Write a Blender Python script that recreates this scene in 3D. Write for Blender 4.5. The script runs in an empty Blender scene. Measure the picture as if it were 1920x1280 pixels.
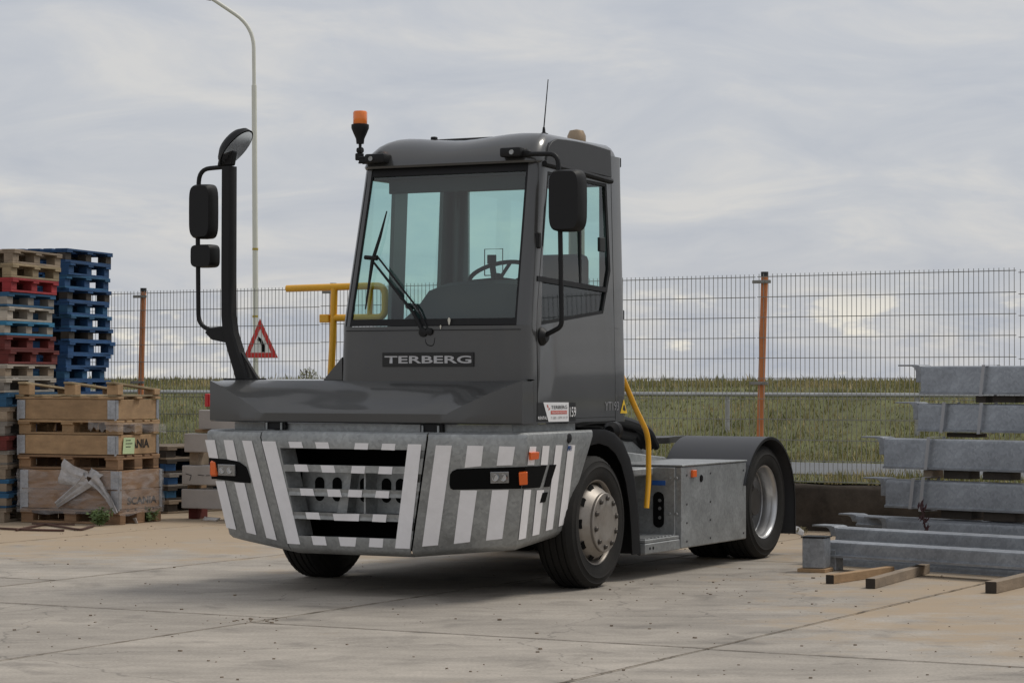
import bpy, bmesh, math, random
import numpy as np
from mathutils import Vector, Matrix, noise
random.seed(7); rng = np.random.default_rng(7)
R = math.radians
scene = bpy.context.scene
C = scene.collection

# ------------------------------------------------------------------ camera
FPX = 4650.0; EYE = 1.485; PITCH = math.atan(66 / FPX)
cam = bpy.data.cameras.new('camera'); camo = bpy.data.objects.new('camera', cam); C.objects.link(camo)
cam.sensor_width = 36; cam.lens = FPX / 1920 * 36; cam.clip_start = .1; cam.clip_end = 2000
camo.location = (0, 0, EYE); camo.rotation_euler = (R(90) + PITCH, 0, 0)
scene.camera = camo
scene.render.resolution_x = 1024; scene.render.resolution_y = 682

# ------------------------------------------------------------------ world: veiled sky
SUN_AZ, SUN_EL = R(66), R(56)          # azimuth measured from +Y towards +X
w = bpy.data.worlds.new('World'); scene.world = w; w.use_nodes = True
nt = w.node_tree; nt.nodes.clear(); N = nt.nodes.new; L = nt.links.new
out = N('ShaderNodeOutputWorld'); bg = N('ShaderNodeBackground'); bg.inputs[1].default_value = 0.10
sky = N('ShaderNodeTexSky'); sky.sky_type = 'NISHITA'; sky.sun_disc = False
sky.sun_elevation = SUN_EL; sky.sun_rotation = SUN_AZ; sky.dust_density = 2.0
tc = N('ShaderNodeTexCoord'); sep = N('ShaderNodeSeparateXYZ'); L(tc.outputs['Generated'], sep.inputs[0])
def mth(op, a, b=None, c=None):
    n = N('ShaderNodeMath'); n.operation = op
    for i, q in enumerate((a, b, c)):
        if q is None: continue
        if isinstance(q, (int, float)): n.inputs[i].default_value = q
        else: L(q, n.inputs[i])
    return n.outputs[0]
zz = mth('MAXIMUM', sep.outputs[2], 0.0)
den = mth('ADD', zz, .22)
cx = N('ShaderNodeCombineXYZ'); L(mth('DIVIDE', sep.outputs[0], den), cx.inputs[0]); L(mth('DIVIDE', sep.outputs[1], den), cx.inputs[1])
n1 = N('ShaderNodeTexNoise'); L(cx.outputs[0], n1.inputs['Vector']); n1.inputs['Scale'].default_value = 3.4
n1.inputs['Detail'].default_value = 7; n1.inputs['Roughness'].default_value = .58; n1.inputs['Distortion'].default_value = .6
r1 = N('ShaderNodeValToRGB'); L(n1.outputs[0], r1.inputs[0])
e = r1.color_ramp.elements
e[0].position = .33; e[0].color = (5.05, 5.3, 5.85, 1); e[1].position = .66; e[1].color = (6.75, 6.65, 6.55, 1)
k = e.new(.5); k.color = (5.7, 5.85, 6.2, 1)
mix = N('ShaderNodeMix'); mix.data_type = 'RGBA'; mix.inputs[0].default_value = .9
L(sky.outputs[0], mix.inputs[6]); L(r1.outputs[0], mix.inputs[7])
# small bright cumulus in a low band all round the horizon
cy = N('ShaderNodeCombineXYZ'); L(mth('MULTIPLY', sep.outputs[0], 9.0), cy.inputs[0]); L(mth('MULTIPLY', sep.outputs[1], 9.0), cy.inputs[1]); L(mth('MULTIPLY', sep.outputs[2], 24.0), cy.inputs[2])
n2 = N('ShaderNodeTexNoise'); L(cy.outputs[0], n2.inputs['Vector']); n2.inputs['Scale'].default_value = 2.0; n2.inputs['Detail'].default_value = 6
n2.inputs['Roughness'].default_value = .6
band = N('ShaderNodeMapRange'); L(sep.outputs[2], band.inputs[0]); band.inputs[1].default_value = .046; band.inputs[2].default_value = .022
band.interpolation_type = 'SMOOTHSTEP'
cm = N('ShaderNodeMapRange'); L(n2.outputs[0], cm.inputs[0]); cm.inputs[1].default_value = .55; cm.inputs[2].default_value = .65; cm.interpolation_type = 'SMOOTHSTEP'
dk = N('ShaderNodeMapRange'); L(n2.outputs[0], dk.inputs[0]); dk.inputs[1].default_value = .5; dk.inputs[2].default_value = .34; dk.interpolation_type = 'SMOOTHSTEP'
mixd = N('ShaderNodeMix'); mixd.data_type = 'RGBA'; L(mth('MULTIPLY', mth('MULTIPLY', dk.outputs[0], band.outputs[0]), .55), mixd.inputs[0])
L(mix.outputs[2], mixd.inputs[6]); mixd.inputs[7].default_value = (3.7, 4.1, 4.9, 1)
mix2 = N('ShaderNodeMix'); mix2.data_type = 'RGBA'; L(mth('MULTIPLY', mth('MULTIPLY', cm.outputs[0], band.outputs[0]), .95), mix2.inputs[0])
L(mixd.outputs[2], mix2.inputs[6]); mix2.inputs[7].default_value = (8.3, 7.9, 7.0, 1)
L(mix2.outputs[2], bg.inputs[0]); L(bg.outputs[0], out.inputs[0])

# ------------------------------------------------------------------ sun behind thin cloud
sl = bpy.data.lights.new('sun', 'SUN'); so = bpy.data.objects.new('sun', sl); C.objects.link(so)
sl.energy = 1.7; sl.angle = R(20); sl.color = (1, .955, .88)
sd = Vector((math.sin(SUN_AZ) * math.cos(SUN_EL), math.cos(SUN_AZ) * math.cos(SUN_EL), math.sin(SUN_EL)))
so.rotation_euler = sd.to_track_quat('Z', 'Y').to_euler(); so.location = sd * 30
vs = scene.view_settings; vs.view_transform = 'Standard'; vs.look = 'None'; vs.exposure = 0; vs.gamma = 1; vs.use_curve_mapping = False
scene.render.engine = 'CYCLES'
scene.cycles.max_bounces = 8; scene.cycles.transparent_max_bounces = 24

# ------------------------------------------------------------------ pixel -> place
TH = R(27.3); ORG = Vector((-.457, 18.02, 0))
XL = Vector((math.cos(TH), -math.sin(TH), 0)); YL = Vector((math.sin(TH), math.cos(TH), 0))
FW = Vector((0, math.cos(PITCH), math.sin(PITCH))); UP = Vector((0, -math.sin(PITCH), math.cos(PITCH)))
EYEV = Vector((0, 0, EYE))
def ray(x, y): return FW + Vector((1, 0, 0)) * ((x - 960) / FPX) + UP * ((640 - y) / FPX)
def at_depth(x, y, d):                     # world point at a known distance into the scene
    r = ray(x, y); return EYEV + r * (d / r.y)
def at_z(x, y, z):                         # world point on a level of known height
    r = ray(x, y); return EYEV + r * ((z - EYE) / r.z)
def to_truck(p): q = p - ORG; return Vector((q.dot(XL), q.dot(YL), q.z))
def t_plane(x, y, p0, n):                  # pixel -> truck coordinates, on a plane of the truck
    c = to_truck(EYEV); r = ray(x, y); d = Vector((r.dot(XL), r.dot(YL), r.z))
    return c + d * ((p0 - c).dot(n) / d.dot(n))

# ------------------------------------------------------------------ mesh helpers
class MB:
    def __init__(s): s.v = []; s.f = []
    def add(s, vs, fs):
        o = len(s.v); s.v += [tuple(q) for q in vs]; s.f += [tuple(i + o for i in f) for f in fs]; return s
    def box(s, x0, x1, y0, y1, z0, z1, b=0, M=None):
        if b <= 0:
            vs = [(x, y, z) for z in (z0, z1) for x, y in ((x0, y0), (x1, y0), (x1, y1), (x0, y1))]
            fs = [(3, 2, 1, 0), (4, 5, 6, 7), (0, 1, 5, 4), (1, 2, 6, 5), (2, 3, 7, 6), (3, 0, 4, 7)]
        else:
            bm = bmesh.new(); bmesh.ops.create_cube(bm, size=1)
            for q in bm.verts: q.co = Vector(((x0 + x1) / 2 + q.co.x * (x1 - x0), (y0 + y1) / 2 + q.co.y * (y1 - y0), (z0 + z1) / 2 + q.co.z * (z1 - z0)))
            bmesh.ops.bevel(bm, geom=bm.edges[:], offset=b, segments=2 if b > .012 else 1, profile=.5, affect='EDGES')
            bm.verts.index_update(); vs = [q.co.copy() for q in bm.verts]; fs = [[q.index for q in f.verts] for f in bm.faces]; bm.free()
        if M is not None: vs = [M @ Vector(q) for q in vs]
        return s.add(vs, fs)
    def tube(s, pts, r, n=10, cap=True, taper=None):
        pts = [Vector(p) for p in pts]; ring = []; up = None
        for i, p in enumerate(pts):
            t = (pts[min(i + 1, len(pts) - 1)] - pts[max(i - 1, 0)]).normalized()
            if up is None:
                a = Vector((0, 0, 1)) if abs(t.z) < .9 else Vector((1, 0, 0)); up = (a - t * a.dot(t)).normalized()
            else: up = (up - t * up.dot(t)).normalized()
            b = t.cross(up); rr = r if taper is None else taper[i]
            ring.append([p + (up * math.cos(k * 2 * math.pi / n) + b * math.sin(k * 2 * math.pi / n)) * rr for k in range(n)])
        vs = [q for g in ring for q in g]; m = len(pts)
        fs = [(i * n + k, i * n + (k + 1) % n, (i + 1) * n + (k + 1) % n, (i + 1) * n + k) for i in range(m - 1) for k in range(n)]
        if cap: fs += [tuple(range(n))[::-1], tuple((m - 1) * n + k for k in range(n))]
        return s.add(vs, fs)
    def lathe(s, prof, n=48, o=(0, 0, 0), ax='x', fn=None):     # prof: (radius, along axis)
        vs = []
        for i in range(n):
            a = 2 * math.pi * i / n
            for r, h in prof:
                if fn: r = fn(r, h, i)
                c, d = r * math.cos(a), r * math.sin(a)
                vs.append({'x': (o[0] + h, o[1] + c, o[2] + d), 'z': (o[0] + c, o[1] + d, o[2] + h), 'y': (o[0] + c, o[1] + h, o[2] - d)}[ax])
        m = len(prof); fs = [(i * m + k, ((i + 1) % n) * m + k, ((i + 1) % n) * m + k + 1, i * m + k + 1) for i in range(n) for k in range(m - 1)]
        return s.add(vs, fs)
    def loft(s, rows, close=False):
        m = len(rows[0]); vs = [q for r in rows for q in r]; mm = m if close else m - 1
        return s.add(vs, [(i * m + k, i * m + (k + 1) % m, (i + 1) * m + (k + 1) % m, (i + 1) * m + k) for i in range(len(rows) - 1) for k in range(mm)])
    def prism(s, pts, d):                                        # polygon (3D, planar) pushed along vector d
        pts = [Vector(p) for p in pts]; d = Vector(d); n = len(pts)
        return s.add(pts + [p + d for p in pts], [tuple(range(n))[::-1], tuple(range(n, 2 * n))] + [(i, (i + 1) % n, (i + 1) % n + n, i + n) for i in range(n)])
    def frame(s, outer, inner):
        n = len(outer); return s.add(list(outer) + list(inner), [(i, (i + 1) % n, (i + 1) % n + n, i + n) for i in range(n)])
    def mesh(s, name, smooth=True, ang=35):
        me = bpy.data.meshes.new(name); me.from_pydata([tuple(q) for q in s.v], [], s.f)
        bm = bmesh.new(); bm.from_mesh(me); bmesh.ops.recalc_face_normals(bm, faces=bm.faces[:]); bm.to_mesh(me); bm.free()
        if smooth:
            me.polygons.foreach_set('use_smooth', [True] * len(me.polygons)); me.set_sharp_from_angle(angle=R(ang))
        me.update(); return me
    def build(s, name, mat, parent=None, smooth=True, ang=35, solid=0, bev=0):
        me = s.mesh(name, smooth, ang); return mobj(name, me, mat, parent, solid, bev)
def mobj(name, me, mat, parent=None, solid=0, bev=0):
    o = bpy.data.objects.new(name, me); C.objects.link(o)
    if mat and not me.materials: me.materials.append(mat)
    if parent: o.parent = parent
    if solid:
        md = o.modifiers.new('solid', 'SOLIDIFY'); md.thickness = abs(solid); md.offset = 0 if solid > 0 else -1
        es = o.modifiers.new('split', 'EDGE_SPLIT'); es.split_angle = R(38); es.use_edge_sharp = True
    if bev:
        md = o.modifiers.new('bevel', 'BEVEL'); md.width = bev; md.segments = 2; md.limit_method = 'ANGLE'
    return o
def tag(o, label=None, cat=None, group=None, kind=None):
    if label: o['label'] = label
    if cat: o['category'] = cat
    if group: o['group'] = group
    if kind: o['kind'] = kind
    return o
def empty(name, loc=(0, 0, 0), rz=0, label=None, cat=None, group=None):
    o = bpy.data.objects.new(name, None); C.objects.link(o); o.location = loc; o.rotation_euler = (0, 0, rz)
    o.empty_display_size = .1
    return tag(o, label, cat, group)
def copy_tree(o, parent=None):
    c = o.copy(); C.objects.link(c); c.parent = parent
    for ch in list(o.children): copy_tree(ch, c)
    return c
def smooth_path(pts, r=.06, k=5):          # round the corners of a polyline
    pts = [Vector(p) for p in pts]; o = [pts[0]]
    for i in range(1, len(pts) - 1):
        a, b, c = pts[i - 1], pts[i], pts[i + 1]
        d1 = (a - b); d2 = (c - b); q = min(r, d1.length * .48, d2.length * .48)
        p1 = b + d1.normalized() * q; p2 = b + d2.normalized() * q
        for j in range(k + 1):
            t = j / k; o.append(p1 * (1 - t) ** 2 + b * 2 * t * (1 - t) + p2 * t * t)
    return o + [pts[-1]]
def text_mesh(txt, p0, xd, yd, wd, ht, mat, parent, name='lettering', bold=0.0, lift=.001, shear=0):
    cu = bpy.data.curves.new('t', 'FONT'); cu.body = txt; cu.offset = bold; cu.shear = shear; cu.resolution_u = 3
    ob = bpy.data.objects.new('t', cu); C.objects.link(ob)
    me = bpy.data.meshes.new_from_object(ob.evaluated_get(bpy.context.evaluated_depsgraph_get()))
    bpy.data.objects.remove(ob); bpy.data.curves.remove(cu)
    co = np.array([v.co[:] for v in me.vertices]); mn = co.min(0); mx = co.max(0)
    xd = Vector(xd).normalized(); yd = Vector(yd).normalized(); nn = xd.cross(yd); p0 = Vector(p0)
    for v in me.vertices:
        a = (v.co.x - mn[0]) / (mx[0] - mn[0]) * wd; b = (v.co.y - mn[1]) / (mx[1] - mn[1]) * ht
        v.co = p0 + xd * a + yd * b + nn * lift
    me.materials.clear(); me.update(); return mobj(name, me, mat, parent)

# ------------------------------------------------------------------ materials
MATS = {}
def mat(name, col, rough=.6, metal=0, var=.15, scale=6, bump=0, bscale=None, coat=0, dirt=None, dirt_amt=0, rand=0, stretch=None, spec=.5, world=False, detail=5):
    if name in MATS: return MATS[name]
    m = bpy.data.materials.new(name); m.use_nodes = True; t = m.node_tree; n = t.nodes.new; l = t.links.new
    p = t.nodes['Principled BSDF']; p.inputs['Roughness'].default_value = rough; p.inputs['Metallic'].default_value = metal
    p.inputs['Coat Weight'].default_value = coat; p.inputs['Coat Roughness'].default_value = .08; p.inputs['Specular IOR Level'].default_value = spec
    tc = n('ShaderNodeTexCoord'); src = tc.outputs['Object']
    if world: g = n('ShaderNodeNewGeometry'); src = g.outputs['Position']
    oi = n('ShaderNodeObjectInfo')
    if rand:                               # shift the pattern from piece to piece
        va = n('ShaderNodeVectorMath'); va.operation = 'ADD'; l(src, va.inputs[0]); cb = n('ShaderNodeCombineXYZ')
        mm = n('ShaderNodeMath'); mm.operation = 'MULTIPLY'; l(oi.outputs['Random'], mm.inputs[0]); mm.inputs[1].default_value = 37.0
        l(mm.outputs[0], cb.inputs[0]); l(mm.outputs[0], cb.inputs[2]); l(cb.outputs[0], va.inputs[1]); src = va.outputs[0]
    mp = n('ShaderNodeMapping'); l(src, mp.inputs[0])
    if stretch: mp.inputs['Scale'].default_value = stretch
    no = n('ShaderNodeTexNoise'); l(mp.outputs[0], no.inputs['Vector']); no.inputs['Scale'].default_value = scale; no.inputs['Detail'].default_value = detail; no.inputs['Roughness'].default_value = .65
    mr = n('ShaderNodeMapRange'); l(no.outputs[0], mr.inputs[0]); mr.inputs[1].default_value = .25; mr.inputs[2].default_value = .75
    mr.inputs[3].default_value = 1 - var; mr.inputs[4].default_value = 1 + var
    fac = mr.outputs[0]
    if rand:
        m2 = n('ShaderNodeMapRange'); l(oi.outputs['Random'], m2.inputs[0]); m2.inputs[3].default_value = 1 - rand; m2.inputs[4].default_value = 1 + rand
        m3 = n('ShaderNodeMath'); m3.operation = 'MULTIPLY'; l(fac, m3.inputs[0]); l(m2.outputs[0], m3.inputs[1]); fac = m3.outputs[0]
    vm = n('ShaderNodeVectorMath'); vm.operation = 'SCALE'; vm.inputs[0].default_value = col; l(fac, vm.inputs['Scale'])
    colo = vm.outputs[0]
    if dirt:
        nd = n('ShaderNodeTexNoise'); l(src, nd.inputs['Vector']); nd.inputs['Scale'].default_value = scale * .45; nd.inputs['Detail'].default_value = 8; nd.inputs['Roughness'].default_value = .72
        md = n('ShaderNodeMapRange'); l(nd.outputs[0], md.inputs[0]); md.inputs[1].default_value = .45; md.inputs[2].default_value = .68; md.inputs[4].default_value = dirt_amt
        mx = n('ShaderNodeMix'); mx.data_type = 'RGBA'; l(md.outputs[0], mx.inputs[0]); l(colo, mx.inputs[6]); mx.inputs[7].default_value = (*dirt, 1); colo = mx.outputs[2]
    l(colo, p.inputs['Base Color'])
    rr = n('ShaderNodeMapRange'); l(no.outputs[0], rr.inputs[0]); rr.inputs[3].default_value = max(.02, rough - .08); rr.inputs[4].default_value = min(1, rough + .08); l(rr.outputs[0], p.inputs['Roughness'])
    if bump:
        nb = n('ShaderNodeTexNoise'); l(mp.outputs[0], nb.inputs['Vector']); nb.inputs['Scale'].default_value = bscale or scale * 6; nb.inputs['Detail'].default_value = 6
        bp = n('ShaderNodeBump'); bp.inputs['Strength'].default_value = bump; bp.inputs['Distance'].default_value = .01; l(nb.outputs[0], bp.inputs['Height']); l(bp.outputs[0], p.inputs['Normal'])
    MATS[name] = m; return m
def galv_mat(name, col, rough=.42):
    m = mat(name, col, rough, .55, .14, 5, .05, 40, detail=7)
    t = m.node_tree; n = t.nodes.new; l = t.links.new; p = t.nodes['Principled BSDF']
    vo = n('ShaderNodeTexVoronoi'); tc = n('ShaderNodeTexCoord'); l(tc.outputs['Object'], vo.inputs['Vector']); vo.inputs['Scale'].default_value = 48
    mr = n('ShaderNodeMapRange'); sp = n('ShaderNodeSeparateColor'); l(vo.outputs['Color'], sp.inputs[0]); l(sp.outputs[0], mr.inputs[0]); mr.inputs[3].default_value = .88; mr.inputs[4].default_value = 1.12
    no = n('ShaderNodeTexNoise'); l(tc.outputs['Object'], no.inputs['Vector']); no.inputs['Scale'].default_value = 2.2; no.inputs['Detail'].default_value = 8; no.inputs['Roughness'].default_value = .7
    m2 = n('ShaderNodeMapRange'); l(no.outputs[0], m2.inputs[0]); m2.inputs[1].default_value = .3; m2.inputs[2].default_value = .7; m2.inputs[3].default_value = .78; m2.inputs[4].default_value = 1.2
    mu = n('ShaderNodeMath'); mu.operation = 'MULTIPLY'; l(mr.outputs[0], mu.inputs[0]); l(m2.outputs[0], mu.inputs[1])
    old = p.inputs['Base Color'].links[0].from_socket
    vm = n('ShaderNodeVectorMath'); vm.operation = 'SCALE'; l(old, vm.inputs[0]); l(mu.outputs[0], vm.inputs['Scale']); l(vm.outputs[0], p.inputs['Base Color'])
    return m
def glass_mat(name, tint, refl=1.0):
    m = bpy.data.materials.new(name); m.use_nodes = True; t = m.node_tree; t.nodes.clear(); n = t.nodes.new; l = t.links.new
    def mt(op, a_, b_=None):
        q = n('ShaderNodeMath'); q.operation = op
        for i, s in enumerate((a_, b_)):
            if s is None: continue
            if isinstance(s, (int, float)): q.inputs[i].default_value = s
            else: l(s, q.inputs[i])
        return q.outputs[0]
    o = n('ShaderNodeOutputMaterial'); mx = n('ShaderNodeMixShader'); tr = n('ShaderNodeBsdfTransparent'); gl = n('ShaderNodeBsdfGlossy')
    g = n('ShaderNodeNewGeometry'); dt = n('ShaderNodeVectorMath'); dt.operation = 'DOT_PRODUCT'; l(g.outputs['Normal'], dt.inputs[0]); l(g.outputs['Incoming'], dt.inputs[1])
    fr = mt('ADD', mt('MULTIPLY', mt('POWER', mt('SUBTRACT', 1.0, mt('ABSOLUTE', dt.outputs['Value'])), 5.0), .92), .085 * refl)   # same from both sides of the pane
    nz = n('ShaderNodeTexNoise'); nz.inputs['Scale'].default_value = 3; mr = n('ShaderNodeMapRange'); l(nz.outputs[0], mr.inputs[0]); mr.inputs[3].default_value = .9; mr.inputs[4].default_value = 1.1
    tr.inputs[0].default_value = (*tint, 1); gl.inputs['Roughness'].default_value = .02
    l(mt('MULTIPLY', fr, mr.outputs[0]), mx.inputs[0]); l(tr.outputs[0], mx.inputs[1]); l(gl.outputs[0], mx.inputs[2]); l(mx.outputs[0], o.inputs[0]); MATS[name] = m; return m

paint = mat('grey_paint', (.050, .050, .0485), .34, .15, .08, 2, .035, 1.6, coat=.8, dirt=(.085, .08, .07), dirt_amt=.10)
paint_matt = mat('dark_panel_paint', (.030, .031, .033), .55, 0, .06, 3)
plastic = mat('black_plastic', (.0085, .0085, .009), .55, 0, .12, 9, .04, spec=.3)
rubber = mat('tyre_rubber', (.015, .0142, .013), .8, 0, .22, 7, .15, 60, dirt=(.04, .034, .028), dirt_amt=.3, spec=.3)
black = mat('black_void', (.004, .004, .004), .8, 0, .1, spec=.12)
galv = galv_mat('galvanised_steel', (.335, .345, .343), .48)
galv2 = galv_mat('galvanised_beam', (.29, .305, .325), .5)
tape = mat('white_reflective_tape', (.86, .84, .845), .5, 0, .05, 12, dirt=(.68, .66, .64), dirt_amt=.3)
rim = mat('wheel_steel', (.34, .31, .275), .5, .6, .14, 8, dirt=(.14, .11, .085), dirt_amt=.5)
rim2 = mat('rear_wheel_steel', (.5, .5, .5), .35, .8, .1, 8)
yellow = mat('yellow_paint', (.88, .44, .015), .42, 0, .08, 5, coat=.3)
orange = mat('orange_lens', (.80, .13, .01), .25, 0, .05, coat=.6)
lens = mat('headlamp_glass', (.23, .23, .23), .16, .35, .25, 40, .4, 60, coat=1)
chrome = mat('mirror_glass', (.55, .57, .6), .08, .95, .03)
letter = mat('silver_lettering', (.45, .45, .46), .4, .2, .03)
white = mat('white_print', (.75, .75, .75), .5, 0, .03)
redp = mat('red_print', (.55, .10, .07), .5, 0, .05)
bluep = mat('blue_print', (.02, .09, .32), .5, 0, .1)
interior = mat('cab_interior', (.020, .023, .024), .75, 0, .1, 8, .05)
seatm = mat('seat_cloth', (.022, .026, .03), .9, 0, .15, 20, .1)
glass = glass_mat('tinted_glass', (.69, .875, .85))
glass_c = glass_mat('clear_lens', (.9, .9, .9))

exec_marker = None
# ================================================================== SETTING
# slab direction
SD = Vector((math.sin(R(28.5)), math.cos(R(28.5)), 0)); SN = Vector((SD.y, -SD.x, 0))
def conc_mat():
    m = mat('concrete_slab', (.35, .312, .264), .85, 0, .16, 1.1, .25, 30, world=True, detail=9)
    t = m.node_tree; n = t.nodes.new; l = t.links.new; p = t.nodes['Principled BSDF']
    g = n('ShaderNodeNewGeometry'); base = p.inputs['Base Color'].links[0].from_socket
    oi = n('ShaderNodeObjectInfo'); rr = n('ShaderNodeMapRange'); l(oi.outputs['Random'], rr.inputs[0]); rr.inputs[3].default_value = .9; rr.inputs[4].default_value = 1.08
    vm = n('ShaderNodeVectorMath'); vm.operation = 'SCALE'; l(base, vm.inputs[0]); l(rr.outputs[0], vm.inputs['Scale']); c = vm.outputs[0]
    # long pale and dark scuffs along the driving direction
    mp = n('ShaderNodeMapping'); l(g.outputs['Position'], mp.inputs[0]); mp.inputs['Rotation'].default_value = (0, 0, R(12)); mp.inputs['Scale'].default_value = (.7, 1.7, 1)
    a = n('ShaderNodeTexNoise'); l(mp.outputs[0], a.inputs['Vector']); a.inputs['Scale'].default_value = 1.4; a.inputs['Detail'].default_value = 8; a.inputs['Roughness'].default_value = .7
    ar = n('ShaderNodeMapRange'); l(a.outputs[0], ar.inputs[0]); ar.inputs[1].default_value = .32; ar.inputs[2].default_value = .68; ar.inputs[3].default_value = .74; ar.inputs[4].default_value = 1.20
    vm2 = n('ShaderNodeVectorMath'); vm2.operation = 'SCALE'; l(c, vm2.inputs[0]); l(ar.outputs[0], vm2.inputs['Scale']); c = vm2.outputs[0]
    # oil and damp stains
    o_ = n('ShaderNodeTexNoise'); l(g.outputs['Position'], o_.inputs['Vector']); o_.inputs['Scale'].default_value = 1.9; o_.inputs['Detail'].default_value = 9; o_.inputs['Roughness'].default_value = .62; o_.inputs['Distortion'].default_value = .5
    orr = n('ShaderNodeMapRange'); l(o_.outputs[0], orr.inputs[0]); orr.inputs[1].default_value = .54; orr.inputs[2].default_value = .70; orr.inputs[3].default_value = 1.0; orr.inputs[4].default_value = .66
    vo_ = n('ShaderNodeVectorMath'); vo_.operation = 'SCALE'; l(c, vo_.inputs[0]); l(orr.outputs[0], vo_.inputs['Scale']); c = vo_.outputs[0]
    # hairline cracks
    vc = n('ShaderNodeTexVoronoi'); vc.feature = 'DISTANCE_TO_EDGE'; vc.inputs['Scale'].default_value = .42
    wn = n('ShaderNodeTexNoise'); l(g.outputs['Position'], wn.inputs['Vector']); wn.inputs['Scale'].default_value = 2.5; wn.inputs['Detail'].default_value = 6
    wa = n('ShaderNodeVectorMath'); wa.operation = 'MULTIPLY_ADD'; l(wn.outputs['Color'], wa.inputs[0]); wa.inputs[1].default_value = (.5, .5, 0); l(g.outputs['Position'], wa.inputs[2]); l(wa.outputs[0], vc.inputs['Vector'])
    ck = n('ShaderNodeMapRange'); l(vc.outputs['Distance'], ck.inputs[0]); ck.inputs[1].default_value = .0; ck.inputs[2].default_value = .004; ck.inputs[3].default_value = .62; ck.inputs[4].default_value = 1.0
    vk = n('ShaderNodeVectorMath'); vk.operation = 'SCALE'; l(c, vk.inputs[0]); l(ck.outputs[0], vk.inputs['Scale']); c = vk.outputs[0]
    # fine aggregate speckle
    s = n('ShaderNodeTexNoise'); l(g.outputs['Position'], s.inputs['Vector']); s.inputs['Scale'].default_value = 55; s.inputs['Detail'].default_value = 4
    sr = n('ShaderNodeMapRange'); l(s.outputs[0], sr.inputs[0]); sr.inputs[1].default_value = .3; sr.inputs[2].default_value = .7; sr.inputs[3].default_value = .86; sr.inputs[4].default_value = 1.14
    vm3 = n('ShaderNodeVectorMath'); vm3.operation = 'SCALE'; l(c, vm3.inputs[0]); l(sr.outputs[0], vm3.inputs['Scale']); c = vm3.outputs[0]
    # blown sand: more of it towards the stacks at left and right
    sp = n('ShaderNodeSeparateXYZ'); l(g.outputs['Position'], sp.inputs[0])
    f = n('ShaderNodeMapRange'); l(sp.outputs[1], f.inputs[0]); f.inputs[1].default_value = 18.3; f.inputs[2].default_value = 22.5; f.inputs[4].default_value = .34
    fx = n('ShaderNodeMapRange'); l(sp.outputs[0], fx.inputs[0]); fx.inputs[1].default_value = .9; fx.inputs[2].default_value = 2.7; fx.inputs[4].default_value = .26
    fy = n('ShaderNodeMapRange'); l(sp.outputs[1], fy.inputs[0]); fy.inputs[1].default_value = 12.2; fy.inputs[2].default_value = 14.2
    fm = n('ShaderNodeMath'); fm.operation = 'MULTIPLY'; l(fx.outputs[0], fm.inputs[0]); l(fy.outputs[0], fm.inputs[1])
    fs = n('ShaderNodeMath'); fs.operation = 'MAXIMUM'; l(f.outputs[0], fs.inputs[0]); l(fm.outputs[0], fs.inputs[1])
    sn = n('ShaderNodeTexNoise'); l(g.outputs['Position'], sn.inputs['Vector']); sn.inputs['Scale'].default_value = 1.3; sn.inputs['Detail'].default_value = 10; sn.inputs['Roughness'].default_value = .72
    ad = n('ShaderNodeMath'); ad.operation = 'ADD'; l(sn.outputs[0], ad.inputs[0]); l(fs.outputs[0], ad.inputs[1])
    th = n('ShaderNodeMapRange'); l(ad.outputs[0], th.inputs[0]); th.inputs[1].default_value = .62; th.inputs[2].default_value = .80; th.inputs[4].default_value = .9
    mx = n('ShaderNodeMix'); mx.data_type = 'RGBA'; l(th.outputs[0], mx.inputs[0]); l(c, mx.inputs[6]); mx.inputs[7].default_value = (.37, .28, .185, 1)
    l(mx.outputs[2], p.inputs['Base Color']); return m
conc = conc_mat()
sand = mat('sand', (.20, .165, .125), .95, 0, .25, 2.5, .4, 40, world=True, detail=9)
# ground sheet reaching the horizon: joint filling and sand between the slabs
yard = MB().add([(-400, -400, -.02), (400, -400, -.02), (400, 900, -.02), (-400, 900, -.02)], [(0, 1, 2, 3)]).build('ground', sand, smooth=False)
tag(yard, 'sandy ground sheet under the concrete slabs', kind='structure')
# slabs, each its own piece (position of the joints read off the photograph)
A0 = Vector((-2.68, 13.0, 0))             # a point on one long joint
acr0 = 0.0
def slab(i, a, b):
    g = .013; x0 = i * 3.02 + g; x1 = (i + 1) * 3.02 - g; y0 = a + g; y1 = b - g
    bm = MB(); n = 10
    def edge(k, j): return noise.noise(Vector((k * 1.7, j * 3.1, i * 7))) * .008
    pts = []
    for k in range(n + 1): t = k / n; pts.append((x0 + (x1 - x0) * t, y0 + edge(t * 9, 1)))
    for k in range(1, n + 1): t = k / n; pts.append((x1 + edge(t * 9, 2), y0 + (y1 - y0) * t))
    for k in range(1, n + 1): t = k / n; pts.append((x1 - (x1 - x0) * t, y1 + edge(t * 9, 3)))
    for k in range(1, n): t = k / n; pts.append((x0 + edge(t * 9, 4), y1 - (y1 - y0) * t))
    tilt = random.uniform(-.0025, .0025)
    P = [A0 + SN * p[0] + SD * p[1] + Vector((0, 0, 0)) for p in pts]
    c = sum(P, Vector()) / len(P)
    q = [p + (c - p).normalized() * .008 for p in P]
    b2 = [p + Vector((0, 0, -.007)) for p in P]; b3 = [p + Vector((0, 0, -.03)) for p in P]; nn = len(P)
    bm.add(b3 + b2, [(k, (k + 1) % nn, (k + 1) % nn + nn, k + nn) for k in range(nn)])
    bm.add(b2 + q, [(k, (k + 1) % nn, (k + 1) % nn + nn, k + nn) for k in range(nn)] + [tuple(range(nn, 2 * nn))])
    bm.build('slab', conc, yard, smooth=False)
cross = {-1: 2.6, 0: 2.3, 1: 1.0}         # cross joints along each strip
SD_len = 6.1
p = at_z(500, 1157, 0) - A0; cross[-1] = p.dot(SD)          # joint in the strip left of the first long joint
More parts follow.
